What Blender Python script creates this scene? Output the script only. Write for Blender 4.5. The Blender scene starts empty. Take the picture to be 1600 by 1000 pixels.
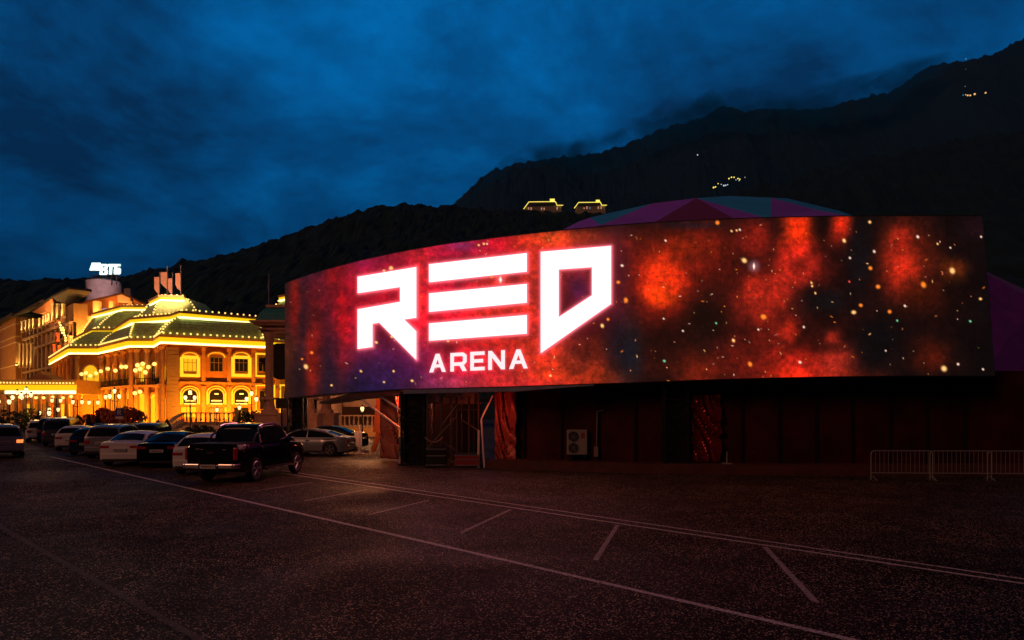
import bpy, math, random
import numpy as np
from mathutils import Vector, Matrix
R = math.radians
random.seed(7)
SC = bpy.context.scene
COL = SC.collection
# ---------------------------------------------------------------- camera
F = 1600 * 24 / 36.0            # focal length in photograph pixels
HC = 2.3                        # eye height
HY = 645.0                      # row of the horizon
cam_d = bpy.data.cameras.new("camera"); cam = bpy.data.objects.new("camera", cam_d); COL.objects.link(cam)
cam_d.lens = 24; cam_d.sensor_width = 36; cam_d.sensor_fit = 'HORIZONTAL'
cam_d.shift_y = (HY - 500) / 1600.0
cam_d.clip_start = 0.1; cam_d.clip_end = 20000
cam.location = (0, 0, HC); cam.rotation_euler = (R(90), 0, 0)
SC.camera = cam
# ---------------------------------------------------------------- sky (dusk, broken cloud)
W = bpy.data.worlds.new("World"); SC.world = W; W.use_nodes = True
nt = W.node_tree; nt.nodes.clear()
def wn(t, **k):
    n = nt.nodes.new(t)
    for a, b in k.items(): setattr(n, a, b)
    return n
sky = wn('ShaderNodeTexSky', sky_type='NISHITA', sun_disc=False, sun_elevation=R(-4), sun_rotation=R(225))
bg1 = wn('ShaderNodeBackground'); bg1.inputs[1].default_value = 0.05
nt.links.new(sky.outputs[0], bg1.inputs[0])
tc = wn('ShaderNodeTexCoord')
sep = wn('ShaderNodeSeparateXYZ'); nt.links.new(tc.outputs['Generated'], sep.inputs[0])
ad = wn('ShaderNodeMath', operation='ADD'); nt.links.new(sep.outputs[2], ad.inputs[0]); ad.inputs[1].default_value = 0.22
mx = wn('ShaderNodeMath', operation='MAXIMUM'); nt.links.new(ad.outputs[0], mx.inputs[0]); mx.inputs[1].default_value = 0.05
dx = wn('ShaderNodeMath', operation='DIVIDE'); nt.links.new(sep.outputs[0], dx.inputs[0]); nt.links.new(mx.outputs[0], dx.inputs[1])
dy = wn('ShaderNodeMath', operation='DIVIDE'); nt.links.new(sep.outputs[1], dy.inputs[0]); nt.links.new(mx.outputs[0], dy.inputs[1])
cx = wn('ShaderNodeCombineXYZ'); nt.links.new(dx.outputs[0], cx.inputs[0]); nt.links.new(dy.outputs[0], cx.inputs[1])
mp = wn('ShaderNodeMapping'); mp.inputs['Location'].default_value = (1.3, 4.1, 0); mp.inputs['Rotation'].default_value = (0, 0, R(25))
nt.links.new(cx.outputs[0], mp.inputs[0])
n1 = wn('ShaderNodeTexNoise'); n1.inputs['Scale'].default_value = 1.15; n1.inputs['Detail'].default_value = 12; n1.inputs['Roughness'].default_value = 0.68; n1.inputs['Distortion'].default_value = 0.25
nt.links.new(mp.outputs[0], n1.inputs[0])
rp = wn('ShaderNodeValToRGB')
el = rp.color_ramp.elements
el[0].position = 0.36; el[0].color = (0.0012, 0.026, 0.088, 1)
el[1].position = 0.66; el[1].color = (0.0, 0.150, 0.46, 1)
e = el.new(0.5); e.color = (0.0004, 0.072, 0.235, 1)
nt.links.new(n1.outputs[0], rp.inputs[0])
# darker cloud bank low over the valley to the left
rh = wn('ShaderNodeMapRange'); rh.inputs[1].default_value = 0.12; rh.inputs[2].default_value = 0.40; rh.inputs[3].default_value = 0.45; rh.inputs[4].default_value = 1.05
nt.links.new(sep.outputs[2], rh.inputs[0])
mc = wn('ShaderNodeVectorMath', operation='SCALE'); nt.links.new(rp.outputs[0], mc.inputs[0]); nt.links.new(rh.outputs[0], mc.inputs['Scale'])
# the open, still bright sky lies ahead over the valley; overhead and behind, out of view, it is darkened to cut ambient light
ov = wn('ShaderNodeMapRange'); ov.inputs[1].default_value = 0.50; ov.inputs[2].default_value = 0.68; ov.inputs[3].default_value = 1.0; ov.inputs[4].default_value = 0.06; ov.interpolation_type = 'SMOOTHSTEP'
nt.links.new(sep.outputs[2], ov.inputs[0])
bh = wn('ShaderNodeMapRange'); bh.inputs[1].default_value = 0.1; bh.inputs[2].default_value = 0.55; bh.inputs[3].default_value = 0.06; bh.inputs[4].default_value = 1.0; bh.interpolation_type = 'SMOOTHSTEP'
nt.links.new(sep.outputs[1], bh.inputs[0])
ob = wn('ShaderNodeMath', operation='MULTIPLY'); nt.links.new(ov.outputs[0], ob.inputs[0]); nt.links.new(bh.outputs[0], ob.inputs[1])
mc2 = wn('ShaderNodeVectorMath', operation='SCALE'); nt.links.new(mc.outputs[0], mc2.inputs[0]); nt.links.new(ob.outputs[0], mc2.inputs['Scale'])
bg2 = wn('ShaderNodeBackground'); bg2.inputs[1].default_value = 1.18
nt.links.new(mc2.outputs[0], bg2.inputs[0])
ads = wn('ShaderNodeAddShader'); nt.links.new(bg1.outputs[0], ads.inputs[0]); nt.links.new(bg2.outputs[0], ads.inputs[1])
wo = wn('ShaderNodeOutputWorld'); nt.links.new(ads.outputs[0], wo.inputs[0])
sd = bpy.data.lights.new("sun", 'SUN'); sd.energy = 0.42; sd.angle = R(25); sd.color = (1.0, 0.38, 0.20)   # warm fill added from behind left to offset the blue sky light
so = bpy.data.objects.new("sun", sd); so.rotation_euler = Vector((0.62, 0.62, -0.50)).to_track_quat("-Z", "Y").to_euler(); COL.objects.link(so)
vs = SC.view_settings; vs.view_transform = 'Standard'; vs.look = 'None'; vs.gamma = 1; vs.exposure = 0
SC.cycles.max_bounces = 4; SC.cycles.diffuse_bounces = 2; SC.cycles.glossy_bounces = 2; SC.cycles.volume_bounces = 0
SC.cycles.sample_clamp_indirect = 3; SC.cycles.sample_clamp_direct = 0
SC.cycles.caustics_reflective = False; SC.cycles.caustics_refractive = False
SC.cycles.use_denoising = True
# ---------------------------------------------------------------- helpers
def P(px, py, Z): return Vector(((px - 800) * Z / F, Z, HC + (HY - py) * Z / F))
def G(px, py, z=0.0):
    Z = F * (HC - z) / (py - HY); return Vector(((px - 800) * Z / F, Z, z))
class MB:
    def __init__(s): s.v = []; s.f = []; s.m = []
    def add(s, vs, fs, m=0):
        b = len(s.v); s.v += [Vector(v) for v in vs]; s.f += [tuple(b + i for i in f) for f in fs]; s.m += [m] * len(fs); return s
    def box(s, x0, x1, y0, y1, z0, z1, m=0, M=None):
        vs = [Vector((x, y, z)) for x in (x0, x1) for y in (y0, y1) for z in (z0, z1)]
        if M is not None: vs = [M @ v for v in vs]
        return s.add(vs, [(0, 1, 3, 2), (4, 6, 7, 5), (0, 4, 5, 1), (2, 3, 7, 6), (0, 2, 6, 4), (1, 5, 7, 3)], m)
    def tube(s, a, b, r, n=6, m=0, r2=None, cap=True):
        a = Vector(a); b = Vector(b); d = b - a
        if d.length < 1e-6: return s
        q = d.to_track_quat('Z', 'Y').to_matrix(); r2 = r if r2 is None else r2
        vs = []
        for c, rr in ((a, r), (b, r2)):
            for i in range(n):
                t = 2 * math.pi * i / n; vs.append(c + q @ Vector((math.cos(t) * rr, math.sin(t) * rr, 0)))
        fs = [(i, (i + 1) % n, n + (i + 1) % n, n + i) for i in range(n)]
        if cap: fs += [tuple(range(n - 1, -1, -1)), tuple(range(n, 2 * n))]
        return s.add(vs, fs, m)
    def path(s, pts, r, n=6, m=0):
        for a, b in zip(pts[:-1], pts[1:]): s.tube(a, b, r, n, m)
        return s
    def lathe(s, prof, c=(0, 0, 0), n=12, m=0, M=None):
        c = Vector(c); vs = []
        for r, z in prof:
            for i in range(n):
                t = 2 * math.pi * (i + .5) / n; v = Vector((r * math.cos(t), r * math.sin(t), z))
                if M is not None: v = M @ v
                vs.append(c + v)
        k = len(prof)
        fs = [(j * n + i, j * n + (i + 1) % n, (j + 1) * n + (i + 1) % n, (j + 1) * n + i) for j in range(k - 1) for i in range(n)]
        fs += [tuple(range(n - 1, -1, -1)), tuple(range((k - 1) * n, k * n))]
        return s.add(vs, fs, m)
    def ball(s, c, r, n=8, m=0, sz=1.0):
        k = max(3, n // 2)
        return s.lathe([(max(r * math.sin(math.pi * j / k), 1e-3), -r * sz * math.cos(math.pi * j / k)) for j in range(k + 1)], c, n, m)
    def prism(s, poly, d, m=0):
        """extrude a planar 3D polygon by vector d"""
        n = len(poly); poly = [Vector(p) for p in poly]; d = Vector(d)
        vs = poly + [p + d for p in poly]
        fs = [tuple(range(n)), tuple(range(2 * n - 1, n - 1, -1))] + [(i, i + n, (i + 1) % n + n, (i + 1) % n) for i in range(n)]
        return s.add(vs, fs, m)
    def build(s, name, mats, parent=None, smooth=False, loc=None, bevel=0):
        me = bpy.data.meshes.new(name)
        if not isinstance(mats, (list, tuple)): mats = [mats]
        org = Vector(loc) if loc is not None else Vector((0, 0, 0))
        me.from_pydata([tuple(v - org) for v in s.v], [], s.f)
        for m in mats: me.materials.append(m)
        me.polygons.foreach_set('material_index', s.m)
        if smooth: me.polygons.foreach_set('use_smooth', [True] * len(s.f))
        me.update()
        import bmesh
        bm = bmesh.new(); bm.from_mesh(me); bmesh.ops.recalc_face_normals(bm, faces=bm.faces); bm.to_mesh(me); bm.free()
        o = bpy.data.objects.new(name, me); COL.objects.link(o); o.location = org
        if smooth:
            md = o.modifiers.new("es", 'EDGE_SPLIT'); md.split_angle = R(38)
        if bevel:
            md = o.modifiers.new("bv", 'BEVEL'); md.width = bevel; md.segments = 2; md.limit_method = 'ANGLE'
        if parent is not None:
            o.parent = parent
            if loc is not None or True: o.matrix_parent_inverse = Matrix.Identity(4)
        return o
def tag(o, label=None, cat=None, group=None, kind=None):
    for k, v in (('label', label), ('category', cat), ('group', group), ('kind', kind)):
        if v: o[k] = v
    return o
def empty(name, loc=(0, 0, 0), rz=0, label=None, cat=None, group=None):
    o = bpy.data.objects.new(name, None); COL.objects.link(o); o.location = loc; o.rotation_euler = (0, 0, rz); o.empty_display_size = .2
    return tag(o, label, cat, group)
def copy_tree(o, parent=None):
    c = o.copy(); COL.objects.link(c); c.parent = parent
    for ch in list(o.children): copy_tree(ch, c)
    return c
def part(mb, name, mat, root, **k):
    """mesh given in world coordinates, parented to an unrotated root"""
    o = mb.build(name, mat, None, **k); o.parent = root
    o.location = Vector(o.location) - Vector(root.location) if root.parent is None or True else o.location
    return o
# ---------------------------------------------------------------- materials
MATS = {}
def mat(name, col, rough=.7, metal=0, emit=None, es=0, var=0, vscale=3, bump=0, bscale=20, spec=.5, alpha=1, trans=0, coat=0):
    if name in MATS: return MATS[name]
    m = bpy.data.materials.new(name); m.use_nodes = True; t = m.node_tree; b = t.nodes['Principled BSDF']
    b.inputs['Base Color'].default_value = (*col, 1); b.inputs['Roughness'].default_value = rough; b.inputs['Metallic'].default_value = metal
    b.inputs['Specular IOR Level'].default_value = spec; b.inputs['Coat Weight'].default_value = coat
    b.inputs['Transmission Weight'].default_value = trans
    if emit is not None:
        b.inputs['Emission Color'].default_value = (*emit, 1); b.inputs['Emission Strength'].default_value = es
    if var or bump:
        c = t.nodes.new('ShaderNodeTexCoord')
    if var:
        n = t.nodes.new('ShaderNodeTexNoise'); n.inputs['Scale'].default_value = vscale; n.inputs['Detail'].default_value = 6; n.inputs['Roughness'].default_value = .65
        t.links.new(c.outputs['Object'], n.inputs[0])
        r = t.nodes.new('ShaderNodeValToRGB'); r.color_ramp.elements[0].position = .3; r.color_ramp.elements[1].position = .7
        r.color_ramp.elements[0].color = (*[x * (1 - var) for x in col], 1); r.color_ramp.elements[1].color = (*[min(1, x * (1 + var)) for x in col], 1)
        t.links.new(n.outputs[0], r.inputs[0]); t.links.new(r.outputs[0], b.inputs['Base Color'])
    if bump:
        n = t.nodes.new('ShaderNodeTexNoise'); n.inputs['Scale'].default_value = bscale; n.inputs['Detail'].default_value = 4
        t.links.new(c.outputs['Object'], n.inputs[0])
        u = t.nodes.new('ShaderNodeBump'); u.inputs['Strength'].default_value = bump; u.inputs['Distance'].default_value = .05
        t.links.new(n.outputs[0], u.inputs['Height']); t.links.new(u.outputs[0], b.inputs['Normal'])
    MATS[name] = m; return m
def add_light(name, loc, kind, energy, color, size=.1, rot=None, parent=None, size_y=None, spot=None):
    l = bpy.data.lights.new(name, kind); l.energy = energy; l.color = color
    if kind == 'AREA':
        l.shape = 'RECTANGLE'; l.size = size; l.size_y = size_y or size
    else: l.shadow_soft_size = size
    if spot: l.spot_size = spot; l.spot_blend = .6
    o = bpy.data.objects.new(name, l); COL.objects.link(o); o.location = loc
    if rot is not None: o.rotation_euler = rot
    return o
def aim(o, target):
    o.rotation_euler = (Vector(target) - Vector(o.location)).to_track_quat('-Z', 'Y').to_euler()
# ================================================================ THE GROUND
def asphalt_mat(name, paint=None):
    m = bpy.data.materials.new(name); m.use_nodes = True; t = m.node_tree; b = t.nodes['Principled BSDF']
    c = t.nodes.new('ShaderNodeTexCoord')
    def noise(s, d=4, r=.6):
        n = t.nodes.new('ShaderNodeTexNoise'); n.inputs['Scale'].default_value = s; n.inputs['Detail'].default_value = d; n.inputs['Roughness'].default_value = r
        t.links.new(c.outputs['Object'], n.inputs[0]); return n
    def ramp(src, p0, c0, p1, c1):
        r = t.nodes.new('ShaderNodeValToRGB'); e = r.color_ramp.elements
        e[0].position = p0; e[0].color = (*c0, 1); e[1].position = p1; e[1].color = (*c1, 1); t.links.new(src, r.inputs[0]); return r
    def mix(kind, f, a, bb):
        x = t.nodes.new('ShaderNodeMixRGB'); x.blend_type = kind
        if isinstance(f, (int, float)): x.inputs[0].default_value = f
        else: t.links.new(f, x.inputs[0])
        t.links.new(a, x.inputs[1]); t.links.new(bb, x.inputs[2]); return x
    base = ramp(noise(.35, 6).outputs[0], .3, (.032, .023, .016), .7, (.062, .045, .031))
    v = t.nodes.new('ShaderNodeTexVoronoi'); v.inputs['Scale'].default_value = 68; t.links.new(c.outputs['Object'], v.inputs['Vector'])
    sepc = t.nodes.new('ShaderNodeSeparateColor'); t.links.new(v.outputs['Color'], sepc.inputs[0])
    grain = ramp(sepc.outputs[0], .3, (.10, .10, .10), .97, (25, 24, 22))
    grain.color_ramp.elements.new(.88).color = (.55, .55, .55, 1)
    col = mix('MULTIPLY', 1, base.outputs[0], grain.outputs[0])
    cr = t.nodes.new('ShaderNodeTexNoise'); cr.inputs['Scale'].default_value = 1.1; cr.inputs['Detail'].default_value = 8; cr.inputs['Distortion'].default_value = 1.2
    t.links.new(c.outputs['Object'], cr.inputs[0])
    dirt = ramp(cr.outputs[0], .42, (.55, .55, .55), .52, (1, 1, 1))
    col = mix('MULTIPLY', .8, col.outputs[0], dirt.outputs[0])
    # filled cracks and tar seams
    vc = t.nodes.new('ShaderNodeTexVoronoi'); vc.feature = 'DISTANCE_TO_EDGE'; vc.inputs['Scale'].default_value = .16
    wv = t.nodes.new('ShaderNodeVectorMath'); wv.operation = 'ADD'; wn_ = noise(.9, 5); sc_ = t.nodes.new('ShaderNodeVectorMath'); sc_.operation = 'SCALE'; sc_.inputs['Scale'].default_value = 2.2
    t.links.new(wn_.outputs['Color'], sc_.inputs[0]); t.links.new(c.outputs['Object'], wv.inputs[0]); t.links.new(sc_.outputs[0], wv.inputs[1]); t.links.new(wv.outputs[0], vc.inputs['Vector'])
    ck = ramp(vc.outputs['Distance'], .003, (.35, .35, .35), .008, (1, 1, 1)); col = mix('MULTIPLY', .8, col.outputs[0], ck.outputs[0])
    # oil stains
    vo = t.nodes.new('ShaderNodeTexVoronoi'); vo.inputs['Scale'].default_value = .35; t.links.new(wv.outputs[0], vo.inputs['Vector'])
    st_ = ramp(vo.outputs['Distance'], .10, (.45, .45, .45), .30, (1, 1, 1)); col = mix('MULTIPLY', .7, col.outputs[0], st_.outputs[0])
    if paint:
        wear = ramp(noise(22, 6, .8).outputs[0], .38, (0, 0, 0), .52, (1, 1, 1))
        pc = t.nodes.new('ShaderNodeRGB'); pc.outputs[0].default_value = (*paint, 1)
        col = mix('MIX', wear.outputs[0], col.outputs[0], pc.outputs[0])
    t.links.new(col.outputs[0], b.inputs['Base Color'])
    damp = t.nodes.new('ShaderNodeTexNoise'); damp.inputs['Scale'].default_value = .22; damp.inputs['Detail'].default_value = 7; damp.inputs['Distortion'].default_value = .6; t.links.new(c.outputs['Object'], damp.inputs[0])
    rr = t.nodes.new('ShaderNodeMapRange'); rr.inputs[1].default_value = .38; rr.inputs[2].default_value = .62; rr.inputs[3].default_value = .52; rr.inputs[4].default_value = .78
    t.links.new(damp.outputs[0], rr.inputs[0]); t.links.new(rr.outputs[0], b.inputs['Roughness'])
    bu = t.nodes.new('ShaderNodeBump'); bu.inputs['Strength'].default_value = .55; bu.inputs['Distance'].default_value = .012
    hm = t.nodes.new('ShaderNodeMath'); hm.operation = 'ADD'
    t.links.new(v.outputs['Distance'], hm.inputs[0]); t.links.new(noise(9, 4).outputs[0], hm.inputs[1])
    t.links.new(hm.outputs[0], bu.inputs['Height']); t.links.new(bu.outputs[0], b.inputs['Normal'])
    b.inputs['Specular IOR Level'].default_value = .07
    return m
M_asph = asphalt_mat('asphalt'); M_paint = asphalt_mat('worn_paint', (.95, .82, .80)); M_paint2 = asphalt_mat('faded_paint', (.62, .50, .47))
M_earth = mat('earth', (.05, .05, .04), .95, var=.4, vscale=.05)
M_conc = mat('concrete', (.16, .15, .145), .85, var=.3, vscale=2, bump=.3, bscale=30)
gb = MB().add([(-4000, -60, -.02), (4500, -60, -.02), (4500, 6000, -.02), (-4000, 6000, -.02)], [(0, 1, 2, 3)])
tag(gb.build('ground', M_earth), kind='structure')
ab = MB().add([(-120, -12, 0), (60, -12, 0), (60, 75, 0), (-120, 75, 0)], [(0, 1, 2, 3)])
tag(ab.build('road', M_asph), kind='structure')
def strip(mb, a, b, w, z=.004, n=1, wob=0):
    a = Vector(a); b = Vector(b); d = (b - a).normalized(); s = Vector((-d.y, d.x, 0)) * w / 2
    for i in range(n):
        p = a.lerp(b, i / n); q = a.lerp(b, (i + 1) / n)
        mb.add([(p - s)[:2] + (z,), (q - s)[:2] + (z,), (q + s)[:2] + (z,), (p + s)[:2] + (z,)], [(0, 1, 2, 3)])
lane = MB(); strip(lane, G(1420, 1020.5), G(700, 855), .105); strip(lane, G(700, 855), G(78, 713.5), .12)
tag(lane.build('lane_line', M_paint), kind='structure')
dbl = MB(); strip(dbl, G(1720, 930), G(640, 769.5), .085); strip(dbl, G(640, 769.5), G(440, 739.3), .085)
strip(dbl, G(1720, 922.5), G(640, 764.2), .075); strip(dbl, G(640, 764.2), G(440, 735.5), .075)
tag(dbl.build('bay_border_line', M_paint), kind='structure')
st = MB()
for a, b in (((575, 765), (475, 783)), ((670, 782), (575, 805)), ((797, 797), (720, 833)), ((965, 821), (930, 876)), ((1195, 855), (1275, 942)), ((487, 754), (395, 768)),):
    strip(st, G(*a), G(*b), .085, z=.008)
tag(st.build('parking_bay_lines', M_paint2), kind='structure')
far = MB(); strip(far, G(-40, 800), G(330, 1010), .1, z=.004)
tag(far.build('faded_lane_line', asphalt_mat('ghost_paint', (.15, .12, .11))), kind='structure')

# ================================================================ HILLS AND MOUNTAINS
def vnoise(x, y, seed=0):
    """value noise, numpy"""
    xi = np.floor(x).astype(np.int64); yi = np.floor(y).astype(np.int64); xf = x - xi; yf = y - yi
    xf = xf * xf * (3 - 2 * xf); yf = yf * yf * (3 - 2 * yf)
    def h(a, b):
        n = (a * 374761393 + b * 668265263 + seed * 1442695041) & 0xffffffff
        n = ((n ^ (n >> 13)) * 1274126177) & 0xffffffff
        return ((n ^ (n >> 16)) & 0xffff) / 65535.0
    return (h(xi, yi) * (1 - xf) + h(xi + 1, yi) * xf) * (1 - yf) + (h(xi, yi + 1) * (1 - xf) + h(xi + 1, yi + 1) * xf) * yf
def fbm(x, y, o=4, seed=0, g=.5):
    s = 0; a = 1; t = 0
    for i in range(o):
        s = s + a * vnoise(x * 2 ** i, y * 2 ** i, seed + i * 17); t += a; a *= g
    return s / t
def interp(pts, x): return float(np.interp(x, [p[0] for p in pts], [p[1] for p in pts]))
def mountain(name, ridge, D, D0, m, nx=420, ny=46, rough=.06, tree=0, seed=1, x0=-300, x1=2000, back=1.5):
    xs = np.linspace(x0, x1, nx); ts = np.linspace(0, back, ny)
    X, T = np.meshgrid(xs, ts, indexing='ij')
    ry = np.interp(xs, [p[0] for p in ridge], [p[1] for p in ridge])
    hz = (HY - ry) * D / F + HC
    Z = D0 + (D - D0) * T
    wx = (X - 800) * D / F
    up = np.where(T < 1, T, 1 - (T - 1) * 1.2)
    H = hz[:, None] * up
    nz = (fbm(wx / (D * .12), Z / (D * .12), 5, seed) - .5)
    H = H + nz * D * rough * 4 * np.clip(np.minimum(T, 1) * (1 - np.exp(-abs(1 - T) * 7)), 0, 1)
    if tree: H = H + (fbm(wx / tree * 1.0, Z / tree, 3, seed + 5, .6) - .5) * tree * 1.5 * np.clip(T * 4, 0, 1)
    v = np.stack([wx, Z, H], -1).reshape(-1, 3)
    me = bpy.data.meshes.new(name)
    idx = np.arange(nx * ny).reshape(nx, ny)
    q = np.stack([idx[:-1, :-1], idx[1:, :-1], idx[1:, 1:], idx[:-1, 1:]], -1).reshape(-1, 4)
    me.from_pydata(v.tolist(), [], q.tolist()); me.materials.append(m); me.update()
    o = bpy.data.objects.new(name, me); COL.objects.link(o); tag(o, kind='structure'); return o
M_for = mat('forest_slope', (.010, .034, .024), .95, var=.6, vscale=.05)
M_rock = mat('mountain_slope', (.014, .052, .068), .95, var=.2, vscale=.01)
near = [(-300, 470), (0, 452), (60, 440), (115, 435), (170, 430), (225, 430), (295, 417), (350, 399), (425, 379), (500, 354), (550, 334), (600, 322), (645, 318), (685, 321), (760, 327), (900, 332), (1100, 335), (1400, 335), (2000, 330)]
far_r = [(600, 420), (690, 345), (720, 325), (745, 300), (775, 268), (800, 257), (840, 252), (880, 243), (950, 232), (1000, 214), (1040, 194), (1085, 184), (1120, 166), (1138, 163), (1160, 174), (1200, 172), (1262, 168), (1290, 163), (1340, 150), (1390, 140), (1420, 120), (1450, 99), (1500, 93), (1550, 77), (1600, 53), (1700, 10), (2000, -90)]
mid = [(800, 420), (950, 350), (1080, 312), (1200, 288), (1330, 250), (1440, 232), (1520, 214), (1600, 205), (1750, 170), (2000, 120)]
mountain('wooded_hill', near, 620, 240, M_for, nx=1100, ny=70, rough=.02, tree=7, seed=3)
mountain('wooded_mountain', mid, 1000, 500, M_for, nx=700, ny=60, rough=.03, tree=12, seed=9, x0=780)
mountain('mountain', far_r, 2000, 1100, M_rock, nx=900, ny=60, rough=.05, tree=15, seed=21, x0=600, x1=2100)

# ================================================================ LED SCREEN
ZT = 9.4
top_l = [(445, 443), (480, 430), (520, 418.5), (560, 408), (600, 399), (640, 391), (700, 381), (800, 368.5), (870, 361), (940, 354.5), (1000, 349.5), (1080, 345), (1150, 342), (1240, 339.5), (1330, 338), (1440, 337.5), (1560, 338)]
bot_l = [(445, 622), (480, 618.5), (550, 612.5), (620, 608), (700, 606), (800, 603.5), (900, 600), (1000, 597), (1100, 593), (1200, 590), (1300, 588), (1400, 587), (1560, 587)]
def smooth_tab(tab, rad=45):
    xs = np.arange(400, 1620); ys = np.interp(xs, [p[0] for p in tab], [p[1] for p in tab])
    pad = np.concatenate([ys[0] - (ys[1] - ys[0]) * np.arange(rad, 0, -1) if 0 else 2 * ys[0] - ys[rad:0:-1], ys, 2 * ys[-1] - ys[-2:-rad - 2:-1]])
    k = np.hanning(2 * rad + 1); k /= k.sum()
    return xs, np.convolve(pad, k, 'valid')
tab0 = [(400, 462)] + top_l + [(1620, 338)]; tabb = [(400, 627)] + bot_l + [(1620, 587)]
TX, TY = smooth_tab(tab0, 24); BX, BY = smooth_tab(tabb, 24)
def s_top(x): return float(np.interp(x, TX, TY))
def s_bot(x): return float(np.interp(x, BX, BY))
def s_Z(x): return (ZT - HC) * F / (HY - s_top(x))
def lean(x): return 0 if x < 1380 else ((x - 1380) / 175.0) ** 2
def S(px, py, off=0.0):
    """photo pixel -> point on the LED wall (off metres towards the viewer)"""
    Z = s_Z(px); p = P(px, py, Z); d = Vector((px - 800, F, 0)).normalized()
    tx = (px + 4, px - 4); a = P(tx[0], 500, s_Z(tx[0])); b = P(tx[1], 500, s_Z(tx[1])); t = (a - b); n = Vector((t.y, -t.x, 0)).normalized()
    return p + n * off
NX, NY = 860, 190
pxs = np.linspace(445, 1555, NX); vv = np.linspace(0, 1, NY)
QX = np.zeros((NX, NY)); QY = np.zeros((NX, NY)); verts = np.zeros((NX, NY, 3))
for i, x in enumerate(pxs):
    t, b, Z = s_top(x), s_bot(x), s_Z(x)
    xx = x - 20 * lean(x) * (1 - vv); yy = t + (b - t) * vv
    QX[i] = xx; QY[i] = yy
    verts[i, :, 0] = (xx - 800) * Z / F; verts[i, :, 1] = Z; verts[i, :, 2] = HC + (HY - yy) * Z / F
def srgb(c): c = np.array(c) / 255.0; return np.where(c < .04045, c / 12.92, ((c + .055) / 1.055) ** 2.4)
img = np.zeros((NX, NY, 3)); img[:] = (9, 6, 9)
def over(cx, cy, rx, ry, col, a=1.0, sq=2.0, wob=.55, seed=0):
    n = fbm(QX / 38.0 + seed * 3.1, QY / 38.0 + seed, 4, seed + 40)
    d = (np.abs((QX - cx) / rx) ** sq + np.abs((QY - cy) / ry) ** sq) * (1 + (n - .5) * 2.6 * wob)
    w = np.clip(a * np.exp(-d * 1.1), 0, 1)[..., None]
    img[:] = img * (1 - w) + np.array(col) * w
# violet left wing
for i, a in enumerate([(470, 530, 60, 130, (64, 28, 44), .95), (540, 520, 90, 150, (44, 26, 84), .95), (600, 585, 90, 50, (34, 26, 92), .9), (520, 430, 70, 26, (52, 30, 104), .8), (580, 412, 50, 18, (50, 28, 110), .8), (650, 500, 60, 60, (120, 16, 60), .8),
        (460, 480, 9, 60, (190, 30, 28), .9), (487, 560, 10, 60, (215, 38, 24), .95), (520, 430, 14, 22, (190, 26, 40), .8), (494, 520, 12, 55, (150, 30, 40), .8), (540, 500, 16, 60, (205, 20, 44), .95), (448, 560, 12, 60, (120, 50, 30), .7),
        (560, 470, 60, 60, (205, 16, 48), .9), (620, 430, 60, 46, (196, 18, 60), .95), (660, 390, 60, 16, (170, 40, 44), .8), (610, 470, 40, 30, (190, 12, 40), .9), (660, 470, 20, 80, (224, 44, 36), .95), (652, 540, 14, 50, (190, 14, 60), .8),
        (740, 390, 100, 22, (176, 14, 66), .95), (725, 384, 30, 10, (120, 50, 130), .8), (780, 380, 40, 14, (206, 16, 52), .8), (740, 450, 100, 20, (198, 14, 58), .95), (740, 495, 110, 22, (204, 14, 46), .95), (780, 470, 50, 60, (214, 58, 22), .8), (770, 540, 70, 36, (196, 40, 24), .85),
        (735, 570, 90, 28, (206, 12, 66), .95), (700, 600, 60, 14, (160, 60, 130), .8), (640, 575, 40, 40, (52, 24, 96), .8), (850, 385, 70, 30, (206, 44, 24), .95), (856, 372, 30, 12, (238, 96, 30), .9), (830, 440, 20, 90, (214, 58, 34), .9), (930, 375, 60, 14, (170, 62, 30), .8), (900, 430, 40, 40, (150, 34, 20), .9), (905, 452, 22, 26, (52, 22, 84), .85),
        (850, 560, 80, 44, (206, 54, 26), .95), (900, 590, 90, 26, (214, 60, 28), .95), (910, 555, 30, 24, (176, 58, 40), .8), (960, 590, 30, 20, (130, 40, 14), .7), (940, 540, 40, 30, (120, 30, 18), .75), (800, 600, 90, 10, (190, 40, 50), .8)]):
    over(*a, seed=i)
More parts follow.
